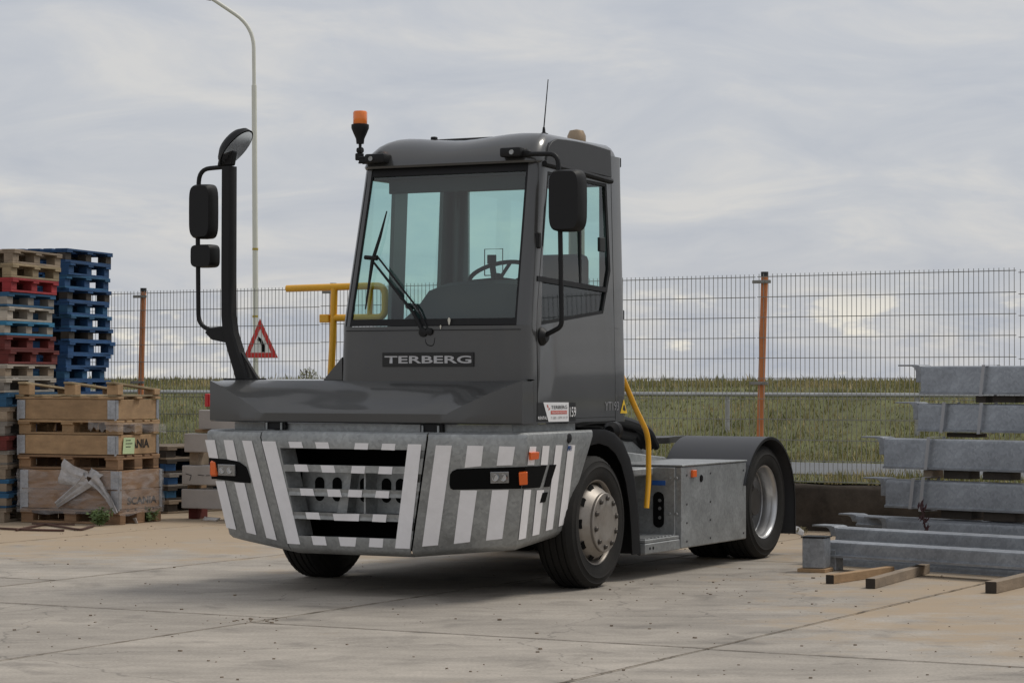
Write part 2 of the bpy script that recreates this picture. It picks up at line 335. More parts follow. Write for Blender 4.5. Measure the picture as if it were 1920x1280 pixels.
p = at_z(1400, 1221, 0) - A0; cross[1] = p.dot(SD)
FA = Vector((-4.3, 29.1, 0)); FE = Vector((.834, -.552, 0)).normalized(); FN = Vector((-FE.y, FE.x, 0))
CROSS = {}
for i in range(-7, 7):
    c0 = cross.get(i, random.uniform(0, 6)); CROSS[i] = c0
    for k in range(-5, 6):
        a = c0 + k * SD_len; m = A0 + SN * ((i + .5) * 3.02) + SD * (a + 3)
        if (m - FA).dot(FN) < 2.6 and m.y > -12: slab(i, a, a + SD_len)

jointm = mat('joint_dirt', (.125, .10, .072), .95, 0, .4, 6, .4, 60, world=True)
def joint(a, b, seed):                     # ragged ribbon of dirt and moss lying in a joint
    n = max(4, int((b - a).length / .05)); d = (b - a).normalized(); s = Vector((d.y, -d.x, 0)); L_, R_ = [], []
    for k in range(n + 1):
        p = a.lerp(b, k / n); w1 = .004 + .011 * max(0, noise.noise(Vector((k * .23, seed, 0))) + .25) + .008 * noise.noise(Vector((k * .9, seed, 3))); c = .006 * noise.noise(Vector((k * .15, seed, 7)))
        w1 = max(.0015, w1); L_.append(p + s * (c - w1) + Vector((0, 0, .003))); R_.append(p + s * (c + w1) + Vector((0, 0, .003)))
    MB().loft([L_, R_]).build('joint_dirt', jointm, yard, smooth=False)
for i in range(-3, 4): joint(A0 + SN * (i * 3.02) + SD * -8, A0 + SN * (i * 3.02) + SD * 13, i * 5.1)
for i in range(-3, 3):
    c0 = CROSS[i]
    for k in (-1, 0, 1):
        q = A0 + SD * (c0 + k * SD_len); joint(q + SN * (i * 3.02), q + SN * ((i + 1) * 3.02), i * 3.3 + k)
# land beyond the fence: wall top, verge, road, dike
def fp(s, d, z=0): q = FA + FE * s + FN * d; return Vector((q.x, q.y, z))
grassm = mat('grass_soil', (.115, .12, .042), .95, 0, .4, 1.5, .5, 30, world=True, detail=9)
asphalt = mat('asphalt', (.135, .14, .145), .85, 0, .14, 2, .2, 60, world=True)
def strip(name, d0, d1, zf, mt, label, ns=120, nd=2, s0=-60, s1=60, cat=None):
    rows = []
    for j in range(nd + 1):
        d = d0 + (d1 - d0) * j / nd
        rows.append([fp(s0 + (s1 - s0) * k / ns, d, zf(d, s0 + (s1 - s0) * k / ns)) for k in range(ns + 1)])
    return tag(MB().loft(rows).build(name, mt), label, kind='structure')
def dike_z(d, s):
    t = min(1, max(0, (d - 5.0) / 5.2)); t = t * t * (3 - 2 * t)
    z = .45 + .89 * t + noise.noise(Vector((s * .23, d * .4, 0))) * .05 * (.3 + t) + noise.noise(Vector((s * 1.1, d * 1.3, 4))) * .025
    return z if d < 26 else z - (d - 26) * .02
strip('verge', -.02, 1.62, lambda d, s: .452 + noise.noise(Vector((s, d * 2, 1))) * .012, grassm, 'narrow grass verge between fence and road')
strip('road', 1.6, 4.85, lambda d, s: .462, asphalt, 'narrow grey asphalt road behind the fence', 40)
strip('dike', 4.8, 60, dike_z, grassm, 'grassy dike rising behind the road', 160, 70)
# grass blades
bladem = mat('grass_blades', (.16, .15, .06), .8, 0, .5, .35, world=True, detail=8)
def blade_mat():
    m = bladem; t = m.node_tree; n = t.nodes.new; l = t.links.new; p = t.nodes['Principled BSDF']
    g = n('ShaderNodeNewGeometry'); no = n('ShaderNodeTexNoise'); l(g.outputs['Position'], no.inputs['Vector']); no.inputs['Scale'].default_value = .8; no.inputs['Detail'].default_value = 7; no.inputs['Roughness'].default_value = .7
    ri = n('ShaderNodeMath'); ri.operation = 'MULTIPLY_ADD'; l(g.outputs['Random Per Island'], ri.inputs[0]); ri.inputs[1].default_value = .34; 
    l(no.outputs[0], ri.inputs[2])
    cr = n('ShaderNodeValToRGB'); l(ri.outputs[0], cr.inputs[0]); e = cr.color_ramp.elements
    e[0].position = .38; e[0].color = (.075, .09, .027, 1); e[1].position = .92; e[1].color = (.50, .38, .19, 1)
    q = e.new(.58); q.color = (.165, .172, .052, 1); q = e.new(.74); q.color = (.31, .265, .11, 1)
    l(cr.outputs[0], p.inputs['Base Color']); p.inputs['Subsurface Weight'].default_value = 0
blade_mat()
def blades(name, n, sfun, zfun, h0, h1, wd, label, mt=None):
    S, D = sfun(n); V = np.zeros((n, 3, 3)); 
    for i in range(n):
        s, d = S[i], D[i]; b = fp(s, d, zfun(d, s) - .01)
        h = random.uniform(h0, h1) * (.55 + .9 * max(0, noise.noise(Vector((s * .6, d * .8, 9))) + .5)); a = random.uniform(0, 6.283); ww = wd * random.uniform(.6, 1.4)
        dx, dy = math.cos(a) * ww, math.sin(a) * ww; lx, ly = random.gauss(0, .3) * h, random.gauss(0, .3) * h
        V[i, 0] = (b.x - dx, b.y - dy, b.z); V[i, 1] = (b.x + dx, b.y + dy, b.z); V[i, 2] = (b.x + lx, b.y + ly, b.z + h)
    me = bpy.data.meshes.new(name); me.vertices.add(n * 3); me.vertices.foreach_set('co', V.ravel())
    me.loops.add(n * 3); me.loops.foreach_set('vertex_index', np.arange(n * 3)); me.polygons.add(n)
    me.polygons.foreach_set('loop_start', np.arange(n) * 3); me.update(calc_edges=True); me.validate()
    o = mobj(name, me, mt or bladem); tag(o, label, 'grass', kind='stuff'); return o
# keep the blades to the stretch the picture (and a step aside) can see
def dike_pts(n): D = 4.85 + 8.5 * rng.random(n) ** 1.15; lo = -11 - D * .3; hi = 12 + D * .4; return lo + (hi - lo) * rng.random(n), D
blades('dike_grass', 90000, dike_pts, dike_z, .04, .12, .008, 'rough green and straw coloured grass covering the dike')
def crest_pts(n): D = 13 + 30 * rng.random(n); return -16 - D * .3 + (34 + D * .75) * rng.random(n), D
blades('crest_grass', 25000, crest_pts, dike_z, .06, .16, .02, 'grass on the flat top of the dike, receding to the horizon')
def verge_pts(n): return -9 + 22 * rng.random(n), rng.random(n) ** 1.2 * 1.75 - .05
blades('verge_grass', 16000, verge_pts, lambda d, s: .45, .03, .11, .006, 'short green grass on the verge below the mesh fence')
# ---- guard rail on the dike
gr = empty('guard_rail', fp(0, 7, 0), 0, 'grey tubular guard rail running along the foot of the dike', 'guard rail')
railm = galv_mat('rail_steel', (.42, .42, .41), .5)
def rel(o, p): return Vector(p) - Vector(o.location)
MB().tube([rel(gr, fp(s, 7, 1.25)) for s in (-14, 0, 8, 22)], .03, 8).build('rail', railm, gr)
for s in np.arange(-13, 21, 2.72):
    MB().tube([rel(gr, fp(s + .6, 7.03, .7)), rel(gr, fp(s + .6, 7.03, 1.24))], .032, 8).build('post', railm, gr)

# ---- low wall carrying the fence
wallm = mat('old_concrete_wall', (.042, .034, .027), .97, 0, .55, 3.2, .9, 22, spec=.1, world=True, dirt=(.11, .09, .07), dirt_amt=.5, detail=9)
wl = MB(); rows = []
for (d, z) in ((-.34, -.02), (-.335, .2), (-.33, .405), (-.29, .43), (-.12, .44), (-.02, .435), (0, .2)):
    rows.append([fp(s, d + noise.noise(Vector((s * 2.1, z * 5, 3))) * .012 + noise.noise(Vector((s * .6, z * 2, 3))) * .015, z + noise.noise(Vector((s * 1.5, d * 3, 8))) * .016) for s in np.linspace(-9, 16, 260)])
wo = wl.loft(rows).build('low_wall', wallm, ang=60)
tag(wo, 'dark weathered low concrete wall under the mesh fence', 'wall')

# ---- mesh fence
fence = empty('mesh_fence', fp(0, -.1, .43), 0, 'tall wire mesh fence with rust orange posts on low wall', 'fence')
wire = mat('fence_wire', (.24, .24, .22), .6, .3, .1)
rust = mat('orange_post_paint', (.58, .20, .065), .6, 0, .14, 6, .1, dirt=(.36, .16, .08), dirt_amt=.35)
cap_m = mat('post_cap', (.03, .03, .03), .6)
FH0, FH1 = .46, 2.46; SP = 2.72; S0 = 0.0
def wirebox(mb, a, b, r):
    a = Vector(a); b = Vector(b); t = (b - a).normalized(); u = t.cross(FN).normalized() * r; v = FN * r
    mb.add([a - u - v, a + u - v, a + u + v, a - u + v, b - u - v, b + u - v, b + u + v, b - u + v], [(0, 1, 5, 4), (1, 2, 6, 5), (2, 3, 7, 6), (3, 0, 4, 7), (4, 5, 6, 7), (3, 2, 1, 0)])
for k in range(-3, 6):
    s0 = k * SP + .03; s1 = (k + 1) * SP - .03; m = MB(); sag = random.uniform(-.012, .012)
    for j in range(54):
        s = s0 + (s1 - s0) * j / 53
        wirebox(m, rel(fence, fp(s, -.17, FH0 + sag)), rel(fence, fp(s, -.17, FH1 + .028 + sag)), .0024)
    for j in range(11):
        z = FH0 + .0 + 2.0 * j / 10 + sag
        for dd in (-.178, -.162): wirebox(m, rel(fence, fp(s0 - .015, dd, z)), rel(fence, fp(s1 + .015, dd, z)), .0034)
    m.build('wire_panel', wire, fence, smooth=False)
for k in range(-3, 7):
    s = k * SP + (.16 if k == 4 else .10 if k == 1 else 0); lean = .055 if k in (0, 3) else .03
    b = rel(fence, fp(s - lean * .4, -.09, .40)); t = rel(fence, fp(s + lean, -.1, 2.50))
    po = MB().tube([b, b.lerp(t, .5), t], .034, 14).build('post', rust, fence)
    MB().tube([t - Vector((0, 0, .025)), t + Vector((0, 0, .02))], .037, 14).build('cap', cap_m, po)
    for z in (2.42, 1.42, .6):
        q = b.lerp(t, (z - .4) / 2.1); m = MB()
        M = Matrix.Translation(q - FN * .06) @ Matrix.Rotation(math.atan2(FE.y, FE.x), 4, 'Z')
        m.box(-.10, .10, -.012, .012, -.016, .016, .004, M).box(-.042, .042, -.02, .07, -.014, .014, .004, M)
        m.build('clamp', wire, po)

# ---- lamp post and warning sign behind the dike
LD = 47.0
lp = at_depth(480, 700, LD); base = Vector((lp.x, lp.y, 1.2))
lamp = empty('lamp_post', base, 0, 'tall cream street lamp post with curved arm behind the dike', 'lamp post')
cream = mat('cream_pole_paint', (.75, .74, .66), .5, 0, .06, 3)
pts = [(479.5, 712, .056), (478.5, 470, .052), (476.5, 160, .05)]
MB().tube([at_depth(x, y, LD) - base for x, y, r in pts] , .05, 14, taper=[.054, .052, .048]).build('pole', cream, lamp)
up2 = smooth_path([at_depth(476.5, 160, LD) - base, at_depth(475.5, 50, LD) - base, at_depth(404, 2, LD) - base, at_depth(396, -3, LD) - base], .45, 8)
MB().tube(up2, .036, 12).build('arm', cream, lamp)
hd = at_depth(396, -2, LD) - base
lh = MB(); prf = [(0, .17), (.05, .16), (.09, .06), (.085, -.1), (.05, -.3), (0, -.36)]
lh.lathe(prf, 16, (0, 0, 0), 'x'); lho = lh.build('lamp_head', mat('lamp_head_paint', (.16, .09, .085), .5), lamp)
lho.location = hd + Vector((-.12, 0, .04)); lho.scale = (.8, .9, .55); lho.rotation_euler = (0, R(25), 0)
bandm = mat('yellow_band', (.45, .33, .05), .5)
for y in (469, 595):
    q = at_depth(478.6, y, LD) - base; MB().tube([q, q + Vector((0, 0, .04))], .057, 14).build('band', bandm, lamp)
sg = at_depth(490, 672, LD - .15); sign = empty('warning_sign', sg, 0, 'red bordered triangular bend warning sign on the lamp post', 'sign')
def spx(x, y, off=0): return at_depth(x, y, LD - .15 - off) - sg
tri = [spx(487.5, 596), spx(456, 671), spx(522, 671)]
cen = sum(tri, Vector()) / 3
MB().prism(tri, (0, .025, 0)).build('plate', mat('sign_white', (.82, .82, .80), .5), sign, smooth=False)
o1 = [cen + (q - cen) * .97 + Vector((0, -.006, 0)) for q in tri]; o2 = [cen + (q - cen) * .60 + Vector((0, -.006, 0)) for q in tri]
MB().frame(o1, o2).build('border', mat('sign_red', (.60, .03, .025), .45, 0, .1), sign, smooth=False)
ar = [(486, 661), (497, 661), (496, 648), (491, 638), (491, 632), (480, 632), (485, 644), (486, 641), (488.5, 650)]
MB().add([spx(x, y, .008) for x, y in [(491, 660), (497, 660), (496, 647), (491, 636), (485, 631), (482, 637), (487, 640), (490, 648)]], [tuple(range(8))]).build('arrow', black, sign, smooth=False)
MB().tube([Vector((cen.x - .06, .06, cen.z)), Vector((cen.x + .06, .06, cen.z))], .03, 8).build('bracket', railm, sign)
# ---- small bush on the dike crest
bs = fp(0, 0); bp_ = at_depth(577, 706, 39); bush = empty('bush', (bp_.x, bp_.y, 1.38), 0, 'small wispy bush on the dike crest', 'bush')
m = MB()
for i in range(14): 
    a = random.uniform(0, 6.28); q = Vector((math.cos(a) * .12, math.sin(a) * .12, random.uniform(.1, .24)))
    m.tube([(0, 0, 0), q * .6, q], .004, 4)
m.build('stems', mat('twig', (.08, .06, .04), .9), bush)
m = MB()
for i in range(170):
    a = random.uniform(0, 6.28); r = random.random() ** .6 * .16; q = Vector((math.cos(a) * r, math.sin(a) * r, random.uniform(.03, .27) * (1 - r * 2.2)))
    d = Vector((random.gauss(0, 1), random.gauss(0, 1), random.gauss(0, 1))).normalized() * .022; f = d.orthogonal().normalized() * .01
    m.add([q - d, q + f, q + d, q - f], [(0, 1, 2, 3)])
m.build('foliage', mat('bush_leaf', (.20, .20, .09), .8, 0, .4, 20), bush, smooth=False)

# ================================================================== TERMINAL TRACTOR
# truck coordinates: x to the truck's left (right in the picture), y rearwards from the front axle, z up
T = empty('terminal_tractor', ORG, -TH, 'dark grey yard tractor with narrow offset cab and striped galvanised bumper', 'tractor')
def V(*a): return Vector(a)
# ---------- wheels
def tyre_prof(wd=.28, Rr=.465):
    h = wd / 2; p = [(.292, h - .035), (.30, h - .012), (.325, h + .002), (.37, h + .008), (.385, h + .009), (.39, h + .012), (.395, h + .007), (.41, h + .002), (.425, h - .001), (.43, h + .001), (.437, h - .008), (.452, h - .018), (Rr - .003, h - .034)]
    x = h - .036; g = []
    for c in (.075, .027, -.027, -.075): g += [(Rr, c + .006), (Rr - .012, c + .005), (Rr - .012, c - .005), (Rr, c - .006)]
    return p + [(Rr, x)] + g + [(Rr, -x)] + [(r, -a) for r, a in p[::-1]]
def tyre_fn(r, h, i): return r - .007 if (i % 2 and .45 < r and abs(h) > .09) else r
tyre_me = MB().lathe(tyre_prof(), 120, fn=tyre_fn).mesh('tyre', ang=28)
def front_wheel(vx, side):
    t = mobj('front_wheel', MB().lathe([(.05, -.1), (.13, -.1), (.13, .02), (.05, .02)], 24).mesh('hub_drum'), plastic, T); t.location = (vx, 0, .462)
    t.scale = (side, 1, 1)
    ty = mobj('tyre', tyre_me, rubber, t)
    m = MB().lathe([(.270, .06), (.285, .098), (.299, .104), (.304, .118), (.300, .126), (.293, .124), (.284, .112), (.279, .085), (.272, .055), (.268, .03)], 56); m.build('rim', rim, t)
    d = MB().lathe([(.272, .05), (.262, .10), (.24, .135), (.215, .165), (.209, .172), (.2095, .19), (.205, .196), (.14, .1975), (.128, .201), (.118, .199), (0, .199)], 56)
    do = d.build('disc', rim, t)
    for k in range(10):
        a = 2 * math.pi * (k + .35) / 10; c, s = math.cos(a), math.sin(a)
        nb = MB().lathe([(0, .214), (.012, .214), (.016, .209), (.0165, .197), (.023, .197), (.023, .193)], 8, (0, .17 * c, .17 * s)); nb.build('wheel_nut', mat('nut_steel', (.09, .08, .07), .4, .7), do)
    for k in range(10):
        a = 2 * math.pi * k / 10; c, s = math.cos(a), math.sin(a)
        M = Matrix.Rotation(a, 4, 'X') @ Matrix.Translation((.1185, .2515, 0)) @ Matrix.Rotation(R(-58), 4, 'Z')
        q = [M @ Vector((-.032 * math.cos(b), .004, .034 * math.sin(b))) for b in np.linspace(0, 2 * math.pi, 14)[:-1]]
        MB().add(q, [tuple(range(13))]).build('hand_hole', black, do, smooth=False)
    return t
front_wheel(1.06, 1); front_wheel(-1.06, -1)
def rear_wheel(vx, side, outer):
    t = mobj('rear_wheel', MB().lathe([(.08, -.1), (.24, -.08), (.25, -.065), (.24, -.05), (.12, -.05), (.11, .05), (.0, .055)], 40).mesh('rear_hub'), mat('hub_dark', (.05, .045, .04), .6, .3), T)
    t.location = (vx, 3.2, .462); t.scale = (side, 1, 1)
    mobj('tyre', tyre_me, rubber, t)
    if outer: MB().lathe([(.245, -.09), (.252, -.05), (.262, -.02), (.262, .0), (.272, .005), (.272, .05), (.282, .07), (.284, .095), (.297, .103), (.303, .118), (.299, .126), (.291, .122), (.281, .108), (.277, .08)], 56).build('rim', rim2, t)
    return t
for sd in (1, -1): rear_wheel(sd * 1.06, sd, True); rear_wheel(sd * .735, sd, False)
# ---------- chassis
ch = MB()
for sx in (-.42, .42):
    ch.box(sx - .04, sx + .04, -1.15, 4.15, .52, .80, .01).box(sx - .09, sx + .09, -1.15, 4.15, .79, .81, .004)
ch.build('chassis_rails', mat('chassis_paint', (.02, .02, .021), .6, 0, .2), T)
MB().tube([(-.95, 0, .46), (.95, 0, .46)], .07, 12).box(-.6, .6, -.1, .1, .35, .5, .02).build('front_axle', plastic, T)
MB().tube([(-.9, 3.2, .46), (.9, 3.2, .46)], .09, 12).lathe([(.05, -.3), (.2, -.12), (.22, 0), (.2, .12), (.05, .3)], 20, (0, 3.2, .46), 'x').build('rear_axle', plastic, T)
MB().box(-.42, .42, -.95, .9, .30, .95, .05).build('engine', mat('engine_dark', (.015, .015, .015), .7), T)
MB().box(-.74, .74, -.95, 2.55, .36, .52, .02).build('underbody_light_block', mat('engine_dark', (0, 0, 0)), T)  # unseen dark box added to block light passing under the truck
MB().box(-1.15, -.5, .8, 2.5, .25, .78, .03).build('fuel_tank', galv, T)
MB().box(-1.2, -.3, -.6, .7, 1.05, 1.15, .02).build('catwalk', plastic, T)
# fifth wheel and its lift frame
fw_ = MB(); ringp = []
for k in range(22):
    a = R(-118 + 236 * k / 21); ringp.append(V(.43 * math.sin(a), 2.95 - .43 * math.cos(a), .985))
ringp += [V(.30, 3.75, .985), V(.09, 3.35, .985), V(.06, 2.95, .985), V(-.06, 2.95, .985), V(-.09, 3.35, .985), V(-.30, 3.75, .985)]
fw_.prism(ringp, (0, 0, -.05)); fo = fw_.build('fifth_wheel', mat('greased_steel', (.05, .048, .045), .45, .5), T)
MB().prism([V(-.36, 1.75, .80), V(-.36, 2.7, .93), V(-.36, 2.9, .80)], (.72, 0, 0)).build('ramp', galv, T, bev=.01)
MB().prism([V(.36, 1.25, .82), V(.36, 1.5, 1.02), V(.36, 2.25, .97), V(.36, 2.6, .82)], (.08, 0, 0)).build('lift_plate', galv, T, bev=.008)
MB().prism([V(.55, 1.2, .78), V(.55, 1.4, .93), V(.55, 2.5, .84), V(.55, 2.6, .78)], (.06, 0, 0)).build('lift_plate', galv, T, bev=.008)
# hose bundle and tray behind the cab
hb = MB()
for k in range(4):
    o = k * .045; hb.tube(smooth_path([(.55 + o, .52, 1.13), (.62 + o, 1.0, 1.17 + .02 * (k % 2)), (.5 + o, 1.7, 1.15), (.4 + o, 2.35, 1.06), (.35 + o, 2.6, .92)], .3, 6), .032, 8)
hb.tube([(.45, .5, 1.08), (.52, 1.3, 1.10), (.45, 2.2, 1.02)], .05, 10)
hb.build('air_hoses', plastic, T)
MB().lathe([(0, -.075), (.04, -.07), (.07, -.03), (.07, .03), (.04, .07), (0, .075)], 18, (.95, .78, 1.085), 'y').build('air_filter_cap', plastic, T)
MB().box(.2, .98, .5, .74, 1.02, 1.07, .01).tube([(.8, .55, 1.09), (.9, .75, 1.07)], .02, 8).build('rear_bracket', mat('chassis_paint', (0, 0, 0)), T)

# ---------- striped galvanised bumper
CT = [V(-.653, -1.49, 1.07), V(.653, -1.49, 1.07)]; CB = [V(-.482, -1.40, .325), V(.482, -1.40, .325)]
KT = V(1.265, -1.24, 1.07)
nA = (KT - CT[1]).cross(CB[1] - CT[1]).normalized()            # angled panel plane
KB = t_plane(968, 1019, CT[1], nA)
RT = V(1.25, -.21, 1.07); nS = (RT - KT).cross(KB - KT).normalized()
RB = t_plane(1058, 990, KT, nS)
def mir(p): return V(-p.x, p.y, p.z)
nF = V(0, -(1.07 - .325), .09).normalized(); nF = V(0, -.993, -.12).normalized()
nFr = (CT[1] - CT[0]).cross(CB[0] - CT[0]).normalized()
def rim_in(p, k): return V(p.x * (1 - .10 * k), p.y + .15 * k, p.z)
def wing(pts_top, pts_bot, name):
    rows = [[V(p.x * .86, p.y + .16, 1.112) for p in pts_top], [V(p.x * .985, p.y + .03, 1.112) for p in pts_top], [V(p.x * .997, p.y + .008, 1.101) for p in pts_top], list(pts_top)]
    n = 4
    for k in range(1, n): rows.append([a.lerp(b, k / n) for a, b in zip(pts_top, pts_bot)])
    rows += [list(pts_bot), [V(p.x * .985, p.y + .02, p.z - .022) for p in pts_bot], [V(p.x * .95, p.y + .09, p.z - .045) for p in pts_bot], [V(p.x * .8, p.y + .32, p.z - .05) for p in pts_bot]]
    return MB().loft(rows).build(name, galv, T, ang=50, solid=.006)
g = .006
eps = lambda p, q: p + (q - p).normalized() * g
wr = wing([eps(CT[1], KT), KT, RT], [eps(CB[1], KB), KB, RB], 'bumper_wing')
wl_ = wing([mir(q) for q in (eps(CT[1], KT), KT, RT)], [mir(q) for q in (eps(CB[1], KB), KB, RB)], 'bumper_wing')
# centre panel: frame with four openings and three bars
def cp(v, z, off=0):                                       # point on the centre panel, v measured at that height
    k = (1.07 - z) / .745; return V(v, -1.49 + .09 * k, z) - V(0, off, 0)
def hw(z): k = (1.07 - z) / .745; return .653 - .171 * k - g
def ow(z): k = (1.0 - z) / .59; return .50 - .10 * k
Zs = [(1.0, .888), (.841, .728), (.678, .565), (.518, .402)]
m = MB()
tops = [V(-.64, -1.33, 1.112), V(.64, -1.33, 1.112)]
m.loft([[V(-.645, -1.32, 1.112), V(.645, -1.32, 1.112)], [V(-.645, -1.462, 1.112), V(.645, -1.462, 1.112)], [V(-.646, -1.482, 1.101), V(.646, -1.482, 1.101)], [cp(-hw(1.07), 1.07), cp(hw(1.07), 1.07)], [cp(-hw(1.0), 1.0), cp(hw(1.0), 1.0)]])
zl = [1.0, .888, .841, .728, .678, .565, .518, .402]
for k in range(7):
    a, b = zl[k], zl[k + 1]
    if k % 2: m.add([cp(-hw(a), a), cp(hw(a), a), cp(hw(b), b), cp(-hw(b), b)], [(0, 1, 2, 3)])
    else:
        for s in (-1, 1): m.add([cp(s * hw(a), a), cp(s * ow(a), a), cp(s * ow(b), b), cp(s * hw(b), b)], [(0, 1, 2, 3)])
m.loft([[cp(-hw(.402), .402), cp(hw(.402), .402)], [CB[0] + V(g, 0, 0), CB[1] - V(g, 0, 0)], [V(-.47, -1.38, .303), V(.47, -1.38, .303)], [V(-.46, -1.31, .28), V(.46, -1.31, .28)], [V(-.4, -1.08, .275), V(.4, -1.08, .275)]])
me = m.mesh('bumper_centre', ang=50)
bm = bmesh.new(); bm.from_mesh(me); bmesh.ops.remove_doubles(bm, verts=bm.verts[:], dist=.0005); bm.to_mesh(me); bm.free()
cpanel = mobj('bumper_centre', me, galv, T, solid=.008)
# returns inside the openings and what shows behind them
m = MB()
for a, b in Zs:
    for s in (-1, 1): m.add([cp(s * ow(a), a, -.002), cp(s * ow(b), b, -.002), cp(s * (ow(b) - .03), b, -.14), cp(s * (ow(a) - .03), a, -.14)], [(0, 1, 2, 3)])
    m.add([cp(-ow(b), b, -.002), cp(ow(b), b, -.002), cp(ow(b), b, -.03), cp(-ow(b), b, -.03)], [(0, 1, 2, 3)])
m.build('grille_return', galv, cpanel, smooth=False)
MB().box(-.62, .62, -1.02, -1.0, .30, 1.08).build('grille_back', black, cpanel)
for s in (-1, 1): MB().box(min(s * .55, s * .60), max(s * .55, s * .60), -1.33, -1.0, .36, 1.09).build('blackout_plate', black, cpanel)  # black plates added at the sides to stop light leaking into the grille
MB().box(-.55, .55, -1.3, -1.0, .345, .365).build('blackout_plate', black, cpanel)  # added black plate shutting out light from below
for s in (-1, 1): MB().prism([V(s * .61, -1.455, 1.08), V(s * .70, -1.43, 1.08), V(s * .53, -1.36, .32), V(s * .44, -1.37, .32)], (0, .03, 0)).build('gap_backing', black, cpanel)  # black backing added so no light shows through the panel gaps
pl = MB(); z0, z1 = .56, .86
pl.box(-.47, .47, -1.245, -1.235, z0, z1); po = pl.build('cross_plate', galv, cpanel)
for v in (-.33, -.19, .03, .20, .31, .41):
    q = [V(v + .038 * math.cos(b), -1.2475, .715 + (.045 if math.sin(b) >= 0 else -.045) + .038 * math.sin(b)) for b in np.linspace(0, 2 * math.pi, 22)[:-1]]
    MB().add(q, [tuple(range(21))]).build('slot_hole', black, po, smooth=False)
MB().box(.115, .127, -1.40, -1.23, .56, .86).build('rib', galv, po); MB().prism([V(-.13, -1.25, .56), V(-.05, -1.25, .86), V(-.01, -1.25, .86), V(-.05, -1.25, .56)], (0, -.1, 0)).build('rib', galv, po)
MB().box(-.5, .5, -1.40, -1.24, .545, .557).build('shelf', galv, po)
# strip between bumper and hood
m = MB()
rows = [[V(-1.2, -.5, z), V(-1.13, -1.09, z), V(-.62, -1.305, z), V(.62, -1.305, z), V(1.09, -1.12, z), V(1.17, -.32, z)] for z in (1.10, 1.165)]
m.loft(rows).build('scuttle_strip', galv, T, ang=20, solid=.004)
for x, y in ((517, 797), (810, 803)):
    q = t_plane(x, y, V(0, -1.33, 0), V(0, 1, 0)); v, z = q.x, q.z
    h = MB(); h.box(v - .085, v + .085, -1.345, -1.305, z - .028, z + .035, .006); ho = h.build('bonnet_hinge', plastic, T)
    for s in (-1, 1): MB().tube([(v + s * .06, -1.352, z - .03), (v + s * .06, -1.352, z + .02)], .008, 8).build('hinge_pin', galv, ho)

# reflective stripes, as pixel outlines laid on the panel planes
def stripe(pixels, p0, n, parent, name='reflective_stripe', mt=tape, off=.0065):
    q = [t_plane(x, y, p0, n) for x, y in pixels]; n = n.normalized()
    if n.y > 0 and abs(n.y) > abs(n.x): n = -n
    if abs(n.x) > abs(n.y) and n.x * p0.x < 0: n = -n
    MB().add([p + n * off for p in q], [tuple(range(len(q)))]).build(name, mt, parent, smooth=False)
Z1 = lambda L: [(360 + x / 2.909, 660 + y / 2.909) for x, y in L]
Z2 = lambda L: [(740 + x / 3.368, 740 + y / 3.368) for x, y in L]
nAl = V(-nA.x, nA.y, nA.z); P0l = mir(CT[1])
for L_ in ([(75, 477), (128, 477), (147, 578), (97, 573)], [(132, 700), (183, 701), (245, 966), (192, 955)],
           [(176, 477), (228, 478), (253, 592), (197, 584)], [(235, 708), (290, 711), (355, 994), (302, 981)],
           [(277, 480), (330, 482), (466, 1024), (410, 1010)]):
    stripe(Z1(L_), P0l, nAl, wl_)
for L_ in ([(383, 484), (458, 485), (593, 1046), (524, 1042)], [(528, 487), (600, 488), (609, 521), (537, 520)], [(673, 489), (745, 490), (753, 525), (682, 524)],
           [(893, 494), (966, 495), (961, 530), (886, 528)], [(1040, 497), (1113, 498), (1108, 534), (1034, 531)], [(1180, 500), (1254, 501), (1190, 1070), (1110, 1067)],
           [(559, 610), (630, 612), (640, 651), (568, 649)], [(703, 615), (776, 617), (785, 656), (713, 654)], [(875, 619), (948, 620), (943, 661), (869, 658)], [(1024, 622), (1097, 624), (1092, 664), (1017, 662)],
           [(590, 741), (662, 743), (672, 782), (598, 780)], [(738, 746), (810, 748), (820, 788), (746, 786)], [(857, 748), (932, 751), (927, 790), (852, 788)], [(1007, 754), (1080, 756), (1075, 795), (1000, 792)],
           [(621, 871), (694, 873), (704, 911), (629, 908)], [(770, 880), (916, 880), (912, 920), (778, 916)], [(990, 882), (1065, 884), (1060, 926), (984, 922)],
           [(653, 1000), (728, 1004), (738, 1052), (664, 1049)], [(801, 1006), (900, 1009), (893, 1058), (812, 1055)], [(972, 1012), (1047, 1015), (1042, 1064), (967, 1060)]):
    stripe(Z1(L_), CT[0], nFr, cpanel)
def clip_pix(L_): return Z2(L_)
for L_ in ([(261, 316), (362, 318), (274, 946), (174, 955)], [(460, 318), (561, 320), (547, 447), (442, 458)], [(416, 600), (521, 600), (476, 926), (374, 938)],
           [(661, 322), (761, 325), (744, 441), (644, 445)], [(616, 599), (721, 597), (680, 906), (577, 917)]):
    stripe(Z2(L_), CT[1], nA, wr)
for L_ in ([(848, 324), (890, 324), (876, 441), (833, 442)], [(812, 598), (857, 596), (823, 902), (777, 914)], [(930, 320), (973, 320), (961, 440), (917, 441)], [(893, 600), (938, 598), (908, 878), (864, 888)],
           [(1013, 316), (1057, 316), (992, 845), (948, 857)], [(1092, 314), (1135, 316), (1074, 815), (1030, 829)]):
    stripe(Z2(L_), KT, nS, wr)
